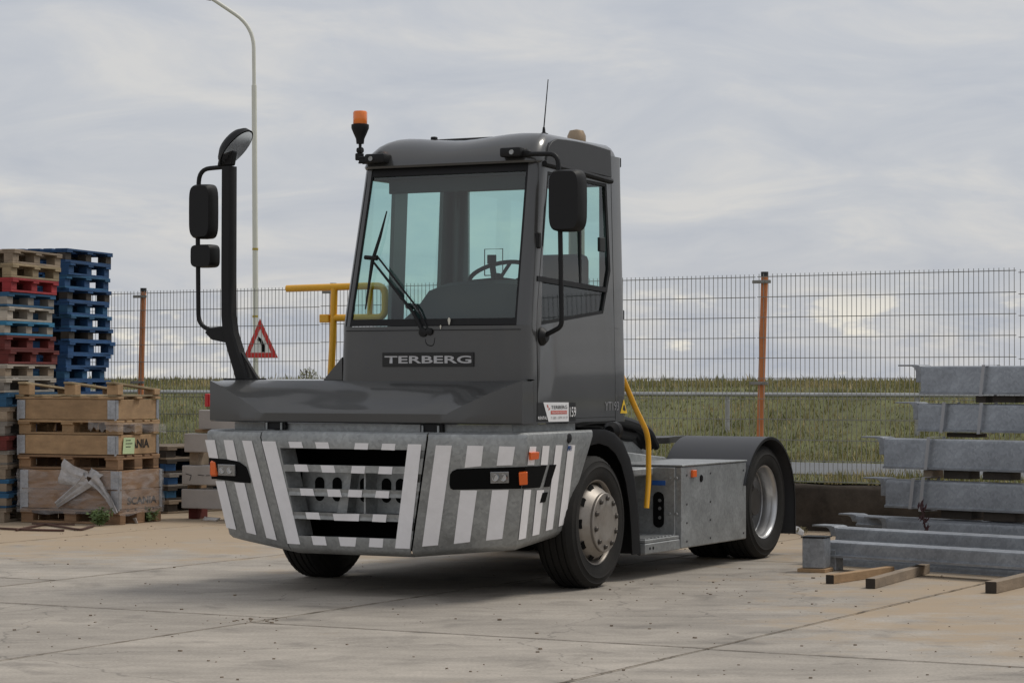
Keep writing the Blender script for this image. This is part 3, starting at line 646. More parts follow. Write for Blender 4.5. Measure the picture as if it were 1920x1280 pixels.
# head lamp pockets: right in the picture, wrapping the corner
def plate(pix, p0, n, parent, name, mt, d=.01, off=.003):
    n = n.normalized()
    if n.y > 0 and abs(n.y) > abs(n.x): n = -n
    if abs(n.x) > abs(n.y) and n.x * p0.x < 0: n = -n
    q = [t_plane(x, y, p0, n) + n * off for x, y in pix]
    return MB().prism(q, n * d).build(name, mt, parent, bev=min(.004, d * .3))
edge_x = lambda y: 985.5 - (y - 826) * .09
pk = MB()
hl = plate(Z2([(350, 500), (365, 480), (395, 466), (822, 452), (800, 590), (370, 597), (352, 588), (346, 560)]), CT[1], nA, wr, 'headlamp_pocket', black, .006, .003)
plate(Z2([(818, 452), (955, 443), (912, 583), (800, 590)]), KT, nS, wr, 'headlamp_pocket', black, .006, .003)
plate(Z2([(975, 440), (1015, 438), (972, 577), (938, 580)]), KT, nS, wr, 'vent_slot', black, .004, .005)
plate(Z2([(928, 616), (962, 612), (945, 675), (911, 679)]), KT, nS, wr, 'vent_slot', black, .004, .005)
plate(Z2([(605, 482), (722, 480), (724, 552), (606, 555)]), CT[1], nA, wr, 'headlight', lens, .012, .009)
for a_ in (638, 690):
    q = t_plane(740 + a_ / 3.368, 740 + 517 / 3.368, CT[1], nA) + nA * (.0225 if nA.y < 0 else -.0225)
    MB().lathe([(0, -.001), (.016, -.001), (.019, -.006), (.024, -.006), (.026, .002)], 18, q, 'y').build('reflector', chrome, hl)
plate(Z2([(786, 482), (840, 480), (842, 558), (790, 562)]), CT[1], nA, wr, 'indicator', orange, .03, .009)
plate(Z2([(842, 360), (897, 356), (893, 403), (842, 408)]), KT, nS, wr, 'side_marker', orange, .018, .004)
plate(Z2([(1092, 319), (1120, 319), (1113, 354), (1086, 354)]), KT, nS, wr, 'blue_sticker', bluep, .001, .0055)
q = t_plane(1066, 825, KT, nS); MB().lathe([(0, .03), (.03, .026), (.045, .0), (.045, -.03)], 18, (q.x - .015, q.y, q.z + .015), 'x').build('bumper_step_hole', plastic, wr)
plate(Z1([(97, 576), (200, 583), (262, 598), (300, 625), (322, 690), (322, 712), (270, 708), (136, 690), (112, 690)]), P0l, nAl, wl_, 'headlamp_pocket', black, .006, .003)
for a_ in (178, 220):
    q = t_plane(360 + a_ / 2.909, 660 + 640 / 2.909, P0l, nAl) + nAl * (.0225 if nAl.y < 0 else -.0225)
    MB().lathe([(0, -.001), (.014, -.001), (.017, -.006), (.022, -.006), (.024, .002)], 18, q, 'y').build('reflector', chrome, wl_)
plate(Z1([(152, 607), (245, 610), (247, 672), (155, 668)]), P0l, nAl, wl_, 'headlight', lens, .012, .009)
q0 = t_plane(403, 879, P0l, nAl); MB().box(q0.x - .03, q0.x + .035, q0.y - .03, q0.y + .05, q0.z - .05, q0.z + .06, .012).build('indicator', orange, wl_)

# ---------- hood
def chamf(v):                              # front edge of the hood in plan
    a = abs(v); return -1.375 if a <= .74 else -1.375 + .125 * (a - .74) / .495
stn = [-1.235, -1.15, -1.05, -.95, -.84, -.74, -.68, -.6, -.52, -.3, 0, .3, .52, .6, .68, .74, .84, .95, 1.05, 1.15, 1.235]
def crease(v):
    a = abs(v)
    if a <= .74: return 1.243
    t = (a - .74) / .495; return 1.243 + .215 * (t * .75 + .25 * math.sin(t * math.pi / 2))
cols = []
for v in stn:
    f = chamf(v); zc = crease(v); rec = .012 * (1 if abs(v) < .5 else max(0, 1 - (abs(v) - .5) / .12)); back = -1.10 if v > -.27 else -.55
    ut = -1.125; c = [V(v, f + .012, 1.172), V(v, f, 1.18), V(v, f, 1.24 if zc > 1.25 else 1.236), V(v, f + .002 + (.004 if zc < 1.25 else 0), zc)]
    uc = c[-1].y
    for t in (.12, .3, .6, .85):
        c.append(V(v, uc + (ut - uc) * t, zc + (1.452 - zc) * (t ** .9) - rec * min(1, t * 4) * (1 if t < .7 else .4)))
    c += [V(v, ut + .02, 1.459), V(v, ut + .06, 1.463), V(v, back, 1.468)]
    cols.append(c)
m = MB().loft(cols); n = len(cols[0])
m.add(cols[0] + [V(-1.235, -.55, 1.172)], [tuple(range(n + 1))]); m.add(cols[-1] + [V(1.235, -1.08, 1.172)], [tuple(range(n + 1))])
hood = m.build('bonnet', paint, T, ang=24)
# hood's shelf joins the cab: closing wedge at the cab's lower left
MB().prism([V(-.25, -1.085, 1.62), V(-.25, -1.085, 1.462), V(-.40, -1.085, 1.462)], (0, .5, 0)).build('cab_gusset', paint, T)

# ---------- cab shell
VC = .475
def tz(z): return min(1, max(0, (z - 1.84) / 1.09))
def uf(z): return -1.095 + .235 * tz(z) if z > 1.84 else -1.095 - .0 * (1.84 - z)
def vr(z): return 1.2 - .035 * min(1, max(0, (z - 1.5) / 1.45))
def vl(z): return -.25 + .055 * min(1, max(0, (z - 1.5) / 1.45))
UR = .45; CR = .06
def corner(cx, cy, r, a0, a1, z, n=6): return [V(cx + r * math.cos(R(a0 + (a1 - a0) * k / n)), cy + r * math.sin(R(a0 + (a1 - a0) * k / n)), z) for k in range(n + 1)]
def outline_front(z, side_u):              # right flank -> front -> left flank
    a = corner(vr(z) - CR, uf(z) + CR, CR, 0, -90, z); b = corner(vl(z) + CR, uf(z) + CR, CR, -90, -180, z)
    return [V(vr(z), side_u, z)] + a + [a[-1].lerp(b[0], k / 6) for k in range(1, 6)] + b
def outline_back(z, side_u):
    a = corner(vl(z) + .06, UR - .06, .06, 180, 90, z); b = corner(vr(z) - .06, UR - .06, .06, 90, 0, z)
    return a + [a[-1].lerp(b[0], k / 4) for k in range(1, 4)] + b + [V(vr(z), side_u, z)]
zs = [1.165, 1.172, 1.3, 1.47, 1.62, 1.75, 1.81, 1.828]
rows = []
for z in zs:
    ins = .01 if z == 1.165 else 0
    fr = outline_front(z, -.985); bk = outline_back(z, .25)
    row = fr + [fr[-1].lerp(bk[0], k / 4) for k in range(1, 4)] + bk
    rows.append(row)
cab = MB().loft(rows).build('cab', paint, T, ang=40, solid=.03)
# pillars and upper walls
def pl_loft(fn, z0, z1, name, n=8, mt=paint, solid=.03):
    return MB().loft([fn(z0 + (z1 - z0) * k / n) for k in range(n + 1)]).build(name, mt, cab, ang=50, solid=solid)
pl_loft(lambda z: [V(vr(z), uf(z) + .105 - .02 * tz(z), z)] + corner(vr(z) - CR, uf(z) + CR, CR, 0, -90, z) + [V(vr(z) - CR - .012, uf(z), z)], 1.826, 2.95, 'front_pillar')
pl_loft(lambda z: [V(vl(z) + CR + .005, uf(z), z)] + corner(vl(z) + CR, uf(z) + CR, CR, -90, -180, z) + [V(vl(z), uf(z) + .10, z)], 1.826, 2.95, 'front_pillar')
pl_loft(lambda z: [V(vl(z), -.46, z), V(vl(z), -.28, z)], 1.83, 2.95, 'side_pillar')
pl_loft(lambda z: [V(vl(z), .25, z)] + corner(vl(z) + .06, UR - .06, .06, 180, 90, z) + [V(-.08, UR, z)], 1.83, 2.95, 'rear_pillar')
pl_loft(lambda z: [V(1.0, UR, z)] + corner(vr(z) - .06, UR - .06, .06, 90, 0, z) + [V(vr(z), .25, z)], 1.83, 3.06, 'rear_pillar')
pl_loft(lambda z: [V(-.09, UR - .002, z), V(1.01, UR - .002, z)], 1.83, 2.12, 'rear_wall')
pl_loft(lambda z: [V(vl(z) + .004, -.80, z), V(vl(z) + .004, .3, z)], 2.86, 2.97, 'side_header')
pl_loft(lambda z: [V(-.1, UR - .004, z), V(1.02, UR - .004, z)], 2.86, 2.97, 'rear_header')
pl_loft(lambda z: [V(vl(z) + .06, uf(z) + .02, z), V(vr(z) - .06, uf(z) + .02, z)], 2.86, 2.97, 'front_header', mt=interior)
# door with its window opening
def side(u, z, off=0): return V(vr(z) + off, u, z)
def resample(loop, marks):
    o = []
    for i in range(len(loop)):
        a, b = loop[i], loop[(i + 1) % len(loop)]
        for k in range(marks[i]): o.append((a[0] + (b[0] - a[0]) * k / marks[i], a[1] + (b[1] - a[1]) * k / marks[i]))
    return o
mk = [6, 3, 4, 4, 6]
outer = [(-.985, 1.172), (.245, 1.172), (.245, 2.1), (.245, 2.925), (-.795, 2.925)]
outer = [(-.985, 1.172), (.245, 1.172), (.245, 2.23), (.245, 2.925), (-.80, 2.925)]
inner = [(-1.01 + .02, 1.825), (.065, 1.93), (.205, 2.235), (.17, 2.855), (-.80 + .03, 2.875)]
po_, pi_ = resample(outer, mk), resample(inner, mk)
m = MB().frame([side(*q, .003) for q in po_], [side(*q, .003) for q in pi_])
door = m.build('door', paint, T, ang=20, solid=.025)
# window rubber and glass
inner2 = [(-.955, 1.85), (.055, 1.95), (.18, 2.245), (.152, 2.835), (-.75, 2.855)]
MB().frame([side(*q, .007) for q in pi_], [side(*q, .007) for q in resample(inner2, mk)]).build('window_seal', plastic, door, solid=.012)
MB().add([side(*q, .0) for q in inner], [tuple(range(5))]).build('side_window', glass, door, smooth=False)
MB().add([side(-.965, 2.125, .012), side(.13, 2.082, .012), side(.14, 2.115, .012), side(-.96, 2.16, .012)], [(0, 1, 2, 3)]).build('window_rail', plastic, door, solid=.02)
MB().add([side(.155, 1.9, .012), side(.205, 2.235, .012), side(.185, 2.80, .012), side(.10, 2.82, .012), side(.075, 2.35, .012), side(-.02, 2.12, .012)], [tuple(range(6))])
MB().box(1.168, 1.19, -.275, -.25, 2.1, 2.85, .004).build('window_divider', plastic, door)
q = side(-.93, 2.4); MB().box(q.x - .01, q.x + .03, q.y - .02, q.y + .02, q.z - .055, q.z + .055, .008).build('window_latch', plastic, door)
q = side(.10, 2.42); MB().box(q.x - .01, q.x + .012, q.y - .05, q.y + .04, q.z - .05, q.z + .05, .004).build('window_latch', interior, door)
# pressed handle recess in the door
MB().add([side(.02, 1.72, .006), side(.17, 1.80, .006), side(.17, 1.77, .006), side(.12, 1.6, .006), side(.10, 1.36, .006), side(.0, 1.335, .006), side(.07, 1.40, .006), side(.09, 1.6, .006), side(.13, 1.74, .006)], [tuple(range(9))]).build('door_handle', paint, door, bev=.004, solid=.008)
for z in (1.93, 3.03): MB().box(vr(z) - .05, vr(z) - .005, .44, .475, z - .035, z + .035, .006).build('rear_hinge', plastic, cab)
# left and rear windows
MB().add([V(vl(1.84), -1.0, 1.84), V(vl(1.84), .26, 1.84), V(vl(2.9), .26, 2.9), V(vl(2.9), -.8, 2.9)], [(0, 1, 2, 3)]).build('left_window', glass, cab, smooth=False)
MB().add([V(-.09, UR - .01, 2.1), V(1.01, UR - .01, 2.1), V(1.01, UR - .01, 2.9), V(-.09, UR - .01, 2.9)], [(0, 1, 2, 3)]).build('rear_window', glass, cab, smooth=False)
# windscreen with black border
def ws(a, z, off=0): return V(a, uf(z) - off, z)
wb, wt = 1.832, 2.925
lo = lambda z: vl(z) + .028; hi = lambda z: vr(z) - .045
MB().add([ws(lo(wb), wb), ws(hi(wb), wb), ws(hi(wt), wt), ws(lo(wt), wt)], [(0, 1, 2, 3)]).build('windscreen', glass, cab, smooth=False)
oz = [(lo(wb), wb), (hi(wb), wb), (hi(wt), wt), (lo(wt), wt)]; iz = [(lo(wb) + .045, wb + .045), (hi(wb) - .045, wb + .045), (hi(wt) - .045, wt - .05), (lo(wt) + .045, wt - .05)]
MB().frame([ws(*q, .006) for q in resample(oz, [4] * 4)], [ws(*q, .006) for q in resample(iz, [4] * 4)]).build('windscreen_seal', plastic, cab, solid=.01)
# sun blind behind the top of the screen
MB().box(lo(2.8) + .13, hi(2.8) - .09, -.80, -.785, 2.76, 2.90, .004).build('sun_blind', interior, cab)

# ---------- roof
def rring(z, ins, rad, z_of=None, brow=0):
    x0, x1, y0, y1 = vl(2.95) - .012 + ins, vr(2.95) + .008 - ins * (.55 if ins < .2 else .9), -.92 + ins - brow, UR + .015 - ins * (.3 if ins < .15 else .8); r = max(.03, rad - ins * .3)
    p = corner(x1 - r, y0 + r, r, 0, -90, z) + [V(x1 - r + (x0 - x1 + 2 * r) * k / 10, y0, z) for k in range(1, 10)] + corner(x0 + r, y0 + r, r, -90, -180, z)
    p += [V(x0, y0 + r + (y1 - y0 - 2 * r) * k / 6, z) for k in range(1, 6)] + corner(x0 + r, y1 - r, r, 180, 90, z) + [V(x0 + r + (x1 - x0 - 2 * r) * k / 10, y1, z) for k in range(1, 10)] + corner(x1 - r, y1 - r, r, 90, 0, z)
    p += [V(x1, y1 - r + (y0 - y1 + 2 * r) * k / 6, z) for k in range(1, 6)]
    for q in p:
        t = max(0, 1 - abs(q.x - VC) / .46); t = t * t * (3 - 2 * t)
        dip = max(0, (q.z - 3.0) / .15); q.z -= .030 * t * dip * min(1, max(.2, 1.0 - (q.y + .2) * .6))
        rr_ = max(0, (-.25 - q.y) / .65); q.y += 0
    return p
rings = [rring(2.935, .03, .10), rring(2.93, .004, .10), rring(2.945, -.006, .11), rring(2.99, .0, .11), rring(3.05, .018, .11), rring(3.095, .045, .12), rring(3.125, .085, .12), rring(3.147, .14, .12), rring(3.155, .20, .12), rring(3.155, .36, .12), rring(3.155, .6, .06)]
# the front slopes back more than the flanks
for i, rg in enumerate(rings):
    for q in rg:
        f = max(0, (-.2 - q.y) / .7)
        q.y += f * [0, 0, 0, .02, .05, .075, .09, .09, .07, .05, 0][i]
m = MB().loft(rings, close=True); nn = len(rings[-1]); o = len(m.v) - nn; m.f.append(tuple(range(o, o + nn)))
roof = m.build('roof', paint, cab, ang=60)
MB().loft([rring(2.936, .035, .1), rring(2.936, .5, .05)], close=True).build('headliner', interior, cab)
pts = [(1.02 - .0, z) for z in ()]
# dark flank panel above the door
fl = [(-.80, 2.935), (.245, 2.905), (.245, 3.10)] + [(.245 - .86 * k / 6, 3.10 + .018 * math.sin(k / 6 * 2.6)) for k in range(1, 7)] + [(-.69, 3.085), (-.74, 3.05)]
MB().prism([V(1.150 + (.018 if z < 3.05 else .010), u, z) for u, z in fl], (.022, 0, 0)).build('roof_side_panel', paint_matt, cab, bev=.004)
MB().tube([V(1.19, -.83, 2.925), V(1.195, -.3, 2.905), V(1.19, .235, 2.878)], .02, 8).build('rain_gutter', plastic, cab)
MB().box(.17, .84, -.52, .1, 3.09, 3.158, .012).build('roof_hatch', plastic, cab)
for v, u in ((-.02, -.55), (.22, -.62)): MB().box(v - .02, v + .02, u - .02, u + .02, 3.11, 3.165, .006).build('roof_bolt', plastic, cab)
an = MB().lathe([(0, .06), (.008, .055), (.012, .02), (.03, .012), (.032, 0)], 12, (1.02, -.5, 3.15), 'z'); an.tube([(1.02, -.5, 3.2), (1.053, -.5, 3.535)], .0045, 6, taper=[.005, .0035]); an.build('antenna', plastic, cab)
ex = MB().tube([(.70, .68, 1.3), (.70, .68, 3.18)], .06, 18); ex.lathe([(.061, 3.17), (.07, 3.2), (.07, 3.26), (.052, 3.30), (.0, 3.312)], 20, (.70, .68, 0), 'z'); ex.build('exhaust_stack', mat('exhaust_steel', (.33, .25, .17), .4, .7, .2), T)
# number plate light brackets at the brow, carrying mirror arm and beacon
for v in (1.0, -.06):
    s = 1 if v > .5 else -1
    b = MB().box(v - .075, v + .085, -.985, -.87, 2.965, 3.03, .014); b.box(v + s * .03, v + s * .13, -.95, -.9, 2.975, 3.01, .008); bo = b.build('brow_bracket', plastic, T)
    MB().lathe([(0, 0), (.016, -.002), (.018, .02)], 12, (v + .02 * s, -.992, 2.995), 'y').build('bracket_bolt', galv, bo)
# beacon
B0 = V(-.24, -.86, 0)
bc = MB().lathe([(.0, 3.115), (.026, 3.115), (.03, 3.15), (.05, 3.195), (.062, 3.225), (.062, 3.25), (.05, 3.255), (0, 3.255)], 24, B0, 'z').build('beacon', plastic, T)
MB().lathe([(.046, 3.25), (.05, 3.256), (.05, 3.335), (.044, 3.345), (.0, 3.347)], 24, B0, 'z', fn=lambda r, h, i: r - (.0025 if i % 2 else 0)).build('beacon_lens', mat('beacon_orange', (.85, .20, .015), .25, 0, .06, coat=.6), bc)
MB().tube(smooth_path([B0 + V(0, 0, 3.13), B0 + V(0, 0, 3.0), B0 + V(.12, -.03, 2.99)], .03), .011, 8).tube([B0 + V(-.02, 0, 3.07), B0 + V(.02, 0, 3.07)], .02, 8).box(-.275, -.215, -.875, -.845, 3.0, 3.05, .006).build('beacon_stem', plastic, bc)

# ---------- mirrors
def housing(v0, v1, u0, u1, z0, z1, name, b=.03):
    bm = MB().box(v0, v1, u0, u1, z0, z1, b); return bm.build(name, plastic, T)
def mirror(v0, v1, u, z0, z1):
    vm, zm = (v0 + v1) / 2, (z0 + z1) / 2; rows = []
    for t, s in ((0, .86), (.25, .97), (.6, 1), (1, 1)):
        r = []
        for k in range(28):
            a = 2 * math.pi * k / 28; c, d = math.cos(a), math.sin(a); e_ = .42
            r.append(V(vm + math.copysign(abs(c) ** e_, c) * (v1 - v0) / 2 * s, u + .11 * t, zm + math.copysign(abs(d) ** e_, d) * (z1 - z0) / 2 * (s * .5 + .5)))
        rows.append(r)
    m = MB().loft(rows, close=True); m.f.append(tuple(range(28))); o = m.build('mirror', plastic, T, ang=50)
    g_ = [q + V(0, -.004, 0) for q in rows[-1]]; MB().add(g_, [tuple(range(28))]).build('mirror_glass', chrome, o, smooth=False); return o
mirror(1.285, 1.535, -.995, 2.452, 2.868)
MB().tube(smooth_path([V(1.06, -.93, 2.985), V(1.34, -.93, 2.975), V(1.35, -.925, 2.7), V(1.365, -.925, 1.9), V(1.365, -.925, 1.82), V(1.22, -.91, 1.755)], .07, 6), .0165, 10).build('mirror_arm', plastic, T)
MB().lathe([(0, .05), (.035, .05), (.062, .02), (.066, -.03)], 18, (1.20, -.91, 1.755), 'x').build('mirror_foot', plastic, T)
# mirror post at the far front corner
post = MB()
def sec(p, wx, wy): return [V(p.x + a * wx, p.y + b * wy, p.z) for a, b in ((-1, -.7), (-.7, -1), (.7, -1), (1, -.7), (1, .7), (.7, 1), (-.7, 1), (-1, .7))]
path = [(-1.065, 1.455, .052), (-1.11, 1.52, .055), (-1.19, 1.68, .05), (-1.232, 1.80, .045), (-1.245, 1.92, .042), (-1.245, 2.2, .041), (-1.243, 2.985, .041)]
path = [(-1.105, 1.455, .055), (-1.125, 1.52, .055), (-1.18, 1.66, .05), (-1.228, 1.80, .046), (-1.243, 1.92, .043), (-1.245, 2.2, .042), (-1.243, 2.985, .041)]
rows = [sec(V(v, -1.0, z), w_, .05) for v, z, w_ in path]
post.loft(rows, close=True); post.f.append(tuple(range(len(post.v) - 8, len(post.v))))
pm = post.build('mirror_post', plastic, T, ang=40)
MB().prism([V(-1.10, -1.02, 1.62), V(-1.125, -1.02, 1.66), V(-.985, -1.02, 1.465), V(-1.02, -1.02, 1.465)], (0, .03, 0)).build('post_stay', plastic, pm)
MB().box(-1.26, -.97, -1.05, -.93, 1.462, 1.474, .003).build('post_foot', plastic, pm)
mirror(-1.573, -1.379, -1.045, 2.474, 2.868); mirror(-1.566, -1.372, -1.035, 2.268, 2.435)
MB().tube(smooth_path([V(-1.25, -1.0, 2.985), V(-1.50, -1.0, 2.975), V(-1.515, -1.0, 2.7), V(-1.505, -1.0, 1.86), V(-1.36, -1.0, 1.80)], .09, 6), .0165, 10).build('mirror_arm', plastic, T)
MB().prism([V(-1.235, -1.04, 1.845), V(-1.40, -1.04, 1.835), V(-1.425, -1.04, 1.80), V(-1.37, -1.04, 1.75), V(-1.235, -1.04, 1.725)], (0, .07, 0)).build('arm_bracket', plastic, pm, bev=.006)
# kerb mirror on top of the post, tilted down
km = MB(); rows = []
for t, s in ((-.075, .3), (-.055, .7), (-.02, .93), (.02, 1.0)):
    rows.append([V(.17 * s * math.cos(a), .115 * s * math.sin(a), -t) for a in np.linspace(0, 2 * math.pi, 29)[:-1]])
km.loft(rows, close=True); km.f.append(tuple(range(28)))
Mk = Matrix.Translation(V(-1.195, -1.0, 3.125)) @ Matrix.Rotation(R(-47), 4, 'Y') @ Matrix.Rotation(R(-3), 4, 'X')
km.v = [tuple(Mk @ Vector(q)) for q in km.v]; ko = km.build('kerb_mirror', plastic, T, ang=50)
MB().add([Mk @ (q * .93 + V(0, 0, -.0) + V(0, 0, -.004)) for q in rows[-1]], [tuple(range(28))]).build('mirror_glass', chrome, ko, smooth=False)
MB().prism([V(-1.33, -1.03, 2.99), V(-1.21, -1.03, 2.99), V(-1.19, -1.03, 3.09), V(-1.26, -1.03, 3.14), V(-1.31, -1.03, 3.07)], (0, .06, 0)).build('mirror_neck', plastic, ko, bev=.01)

# ---------- wipers
wp = lambda v, z, off=.03: V(v, uf(z) - off, z)
MB().tube([wp(.41, 1.79, .02), wp(.33, 1.92), wp(-.045, 2.29)], .011, 8, taper=[.016, .012, .008]).build('wiper_arm', plastic, T)
MB().tube([wp(.45, 1.80, .02), wp(.36, 1.95), wp(-.01, 2.32)], .007, 8).build('wiper_arm', plastic, T)
MB().tube([wp(-.10, 2.31, .035), wp(.0, 2.30, .035)], .015, 8).build('wiper_link', plastic, T)
MB().tube([wp(.027, 2.63, .022), wp(.0, 2.45, .03), wp(-.04, 2.28, .03), wp(-.057, 1.95, .022)], .011, 6, taper=[.005, .012, .015, .006]).build('wiper_blade', plastic, T)
MB().lathe([(0, -.03), (.03, -.025), (.034, .01)], 12, (.41, uf(1.78) - .005, 1.785), 'y').lathe([(0, -.03), (.025, -.025), (.028, .01)], 12, (.46, uf(1.78) - .005, 1.79), 'y').build('wiper_motor_cover', plastic, T)
MB().tube(smooth_path([V(.42, -1.104, 1.77), V(.43, -1.108, 1.70), V(.49, -1.108, 1.69), V(.505, -1.104, 1.79)], .03), .005, 6).build('washer_hose', plastic, T)

# ---------- interior
it = MB().box(vl(1.9) + .03, vr(1.9) - .03, -1.02, -.80, 1.2, 1.83, .03).build('dashboard', interior, cab)
rows = []
for u, z in ((-1.03, 1.84), (-1.0, 2.0), (-.92, 2.10), (-.80, 2.13), (-.70, 2.08), (-.66, 1.9), (-.66, 1.6)):
    rows.append([V(.36 + (2.13 - z) * -.35, u, z - .03), V(.43, u, z - .005), V(.6, u, z + .01), V(.9, u, z + .012), V(1.08, u, z)])
MB().loft(rows).build('instrument_binnacle', interior, cab, solid=.01)
MB().prism([V(.1, -.95, 1.83), V(.32, -.95, 2.0), V(.5, -.95, 2.0), V(.5, -.95, 1.83)], (0, .25, 0)).build('dash_cowl', interior, cab)
sw = MB(); c0 = V(.70, -.56, 2.19); Ms = Matrix.Translation(c0) @ Matrix.Rotation(R(28), 4, 'X')
sw.tube([Ms @ V(.21 * math.cos(a), .21 * math.sin(a), 0) for a in np.linspace(0, 2 * math.pi, 33)], .016, 8, cap=False)
for a in (R(90), R(210), R(330)): sw.tube([Ms @ V(0, 0, -.03), Ms @ V(.2 * math.cos(a), .2 * math.sin(a), 0)], .013, 6)
sw.tube([Ms @ V(0, 0, 0), V(.70, -.72, 1.8)], .035, 10); sw.build('steering_wheel', plastic, cab)
MB().tube([(.76, -.72, 2.08), (.74, -.74, 2.28)], .022, 8).tube([(.74, -.74, 2.26), (.74, -.74, 2.32)], .032, 10).tube([(.69, -.75, 2.18), (.69, -.75, 2.36), (.83, -.75, 2.36), (.83, -.75, 2.18), (.69, -.75, 2.18)], .004, 5).build('display', plastic, cab)
MB().box(.55, 1.05, -.38, .1, 1.62, 1.78, .05).build('seat_cushion', seatm, cab)
MB().box(.57, 1.03, .10, .24, 1.7, 2.36, .05).build('seat_backrest', seatm, cab)
MB().box(.70, .92, .22, .30, 2.62, 2.84, .035).build('headrest', seatm, cab)
MB().box(vl(1.7) + .04, .5, -.7, .4, 1.2, 1.72, .04).build('engine_tunnel', interior, cab)
MB().tube([(.25, -.5, 1.9), (.0, -.45, 1.98), (-.12, -.4, 1.99)], .022, 8).build('gear_lever', plastic, cab)
MB().box(vl(1.7) + .03, vr(1.7) - .03, -.95, .42, 1.17, 1.2).build('cab_floor', interior, cab)

# ---------- front mudguard, near side and far side
arch = [(-.30, 1.05), (-.22, 1.115), (-.1, 1.125), (.15, 1.12), (.33, 1.09), (.48, 1.02), (.60, .90), (.68, .75), (.735, .55), (.765, .35), (.78, .19)]
inn = [(-.30, .90), (-.2, .965), (-.08, 1.0), (.1, 1.015), (.25, .99), (.38, .935), (.48, .85), (.56, .72), (.62, .55), (.655, .35), (.67, .19)]
for s in (1, -1):
    m = MB().loft([[V(s * .78, u, z) for u, z in inn], [V(s * .79, u, z) for u, z in arch], [V(s * 1.13, u, z) for u, z in arch], [V(s * 1.165, u + (.0), z - .012) for u, z in arch], [V(s * 1.17, a[0] * .75 + b[0] * .25, a[1] * .75 + b[1] * .25) for a, b in zip(arch, inn)], [V(s * 1.15, u, z) for u, z in inn]])
    m.build('front_mudguard', plastic, T, ang=45, solid=.012)
# ---------- rear mudguards: rolled sheet
for s in (1, -1):
    sec_ = [(3.2 - .575 * math.cos(R(a)), .425 + .575 * math.sin(R(a)) * .985) for a in np.linspace(20, 180, 28)] + [(3.776, .3), (3.778, .17)]
    m = MB().loft([[V(s * .50, u, z) for u, z in sec_], [V(s * 1.24, u, z) for u, z in sec_]]); m.build('rear_mudguard', mat('fender_grey', (.045, .046, .05), .5, 0, .08, 4), T, solid=.008)
    rows = [[V(s * 1.24, u, z) for u, z in sec_], [V(s * 1.24, 3.2 + (u - 3.2) * .965, z if k > 27 else .425 + (z - .425) * .965) for k, (u, z) in enumerate(sec_)]]
    MB().loft(rows).build('mudguard_lip', plastic, T, solid=.006)
# ---------- battery and step box
bx = MB().box(.6, 1.22, 1.43, 2.725, .19, .805, .008).build('battery_box', galv, T)
MB().box(.58, 1.226, 1.425, 2.73, .8065, .82, .003).build('box_lid', galv, bx)
MB().box(.6, 1.17, 1.405, 1.428, .2, .80, .003).build('box_front_plate', galv, bx)
for u in (1.52, 1.98, 2.66):
    for z in (.24, .38, .52, .74):
        if u == 2.66 and z in (.38, .52): continue
        MB().lathe([(0, .008), (.008, .006), (.010, 0)], 8, (1.2195, u, z), 'x').build('rivet', mat('rivet_dark', (.09, .09, .09), .5, .5), bx)
MB().box(1.218, 1.24, 1.60, 1.675, .72, .775, .004).build('side_marker', orange, bx)
MB().lathe([(0, .006), (.026, .006), (.03, 0)], 14, (1.2195, 1.80, .705), 'x').build('lock_hole', black, bx)
# coupling socket in the front plate
q = [V(1.04 + .045 * math.cos(b), 1.402, .48 + (.09 if math.sin(b) >= 0 else -.09) + .045 * math.sin(b)) for b in np.linspace(0, 2 * math.pi, 26)[:-1]]
so_ = MB().prism(q, (0, -.004, 0)).build('socket_slot', black, bx)
for z in (.42, .49, .55): MB().lathe([(0, -.008), (.012, -.007), (.014, 0)], 10, (1.05, 1.398, z), 'y').build('switch', mat('switch_grey', (.12, .12, .12), .5), so_)
MB().box(.985, 1.095, 1.400, 1.4045, .665, .70).build('blue_sticker', bluep, bx)
for z in (.72, .45): 
    for v in (1.13, 1.185): MB().lathe([(0, -.01), (.012, -.008), (.014, 0)], 8, (v, 1.404, z), 'y').build('bolt', galv, bx)
st = MB().box(.72, 1.20, .80, 1.425, .265, .29, .004).build('step', galv, T)
MB().box(.72, 1.205, .795, 1.43, .185, .262, .006).build('step_skirt', galv, st)
for k in range(9): MB().box(.74, 1.18, .84 + k * .065, .87 + k * .065, .2905, .297, .002).build('tread_bar', galv, st)
for u in (.87, .93): MB().lathe([(0, .006), (.01, .005), (.012, 0)], 8, (1.2045, u, .225), 'x').build('bolt', plastic, st)
MB().box(.62, .72, .8, 1.4, .2, .8, .01).build('step_back', galv, st)
MB().box(.60, 1.0, .80, 1.40, .74, .80, .01).build('upper_step', galv, T)
# ---------- yellow hand rails
yr = [t_plane(x, y, V(1.08, 0, 0), V(1, 0, 0)) for x, y in ((1160, 690), (1176, 728), (1190, 762), (1212, 808), (1216, 830), (1216, 900), (1212, 952))]
MB().tube(smooth_path(yr, .05, 4), .0205, 12).build('grab_rail', yellow, T)
lp_ = lambda x, y: t_plane(x, y, V(0, -.22, 0), V(0, 1, 0))
pth = smooth_path([lp_(538, 541), lp_(690, 536), lp_(722, 536), lp_(722, 595), lp_(690, 595), lp_(628, 596)], .13, 8)
yo = MB().tube(pth, .026, 12).build('guard_rail', yellow, T)
MB().tube([lp_(627, 538), lp_(624, 640), lp_(620, 712)], .026, 12).build('rail_post', yellow, yo)
MB().tube([lp_(695, 536), lp_(693, 595)], .02, 12).build('rail_post', yellow, yo)
q = lp_(613, 597); MB().box(q.x - .05, q.x + .03, -.25, -.19, q.z - .03, q.z + .03, .005).build('rail_bracket', yellow, yo)
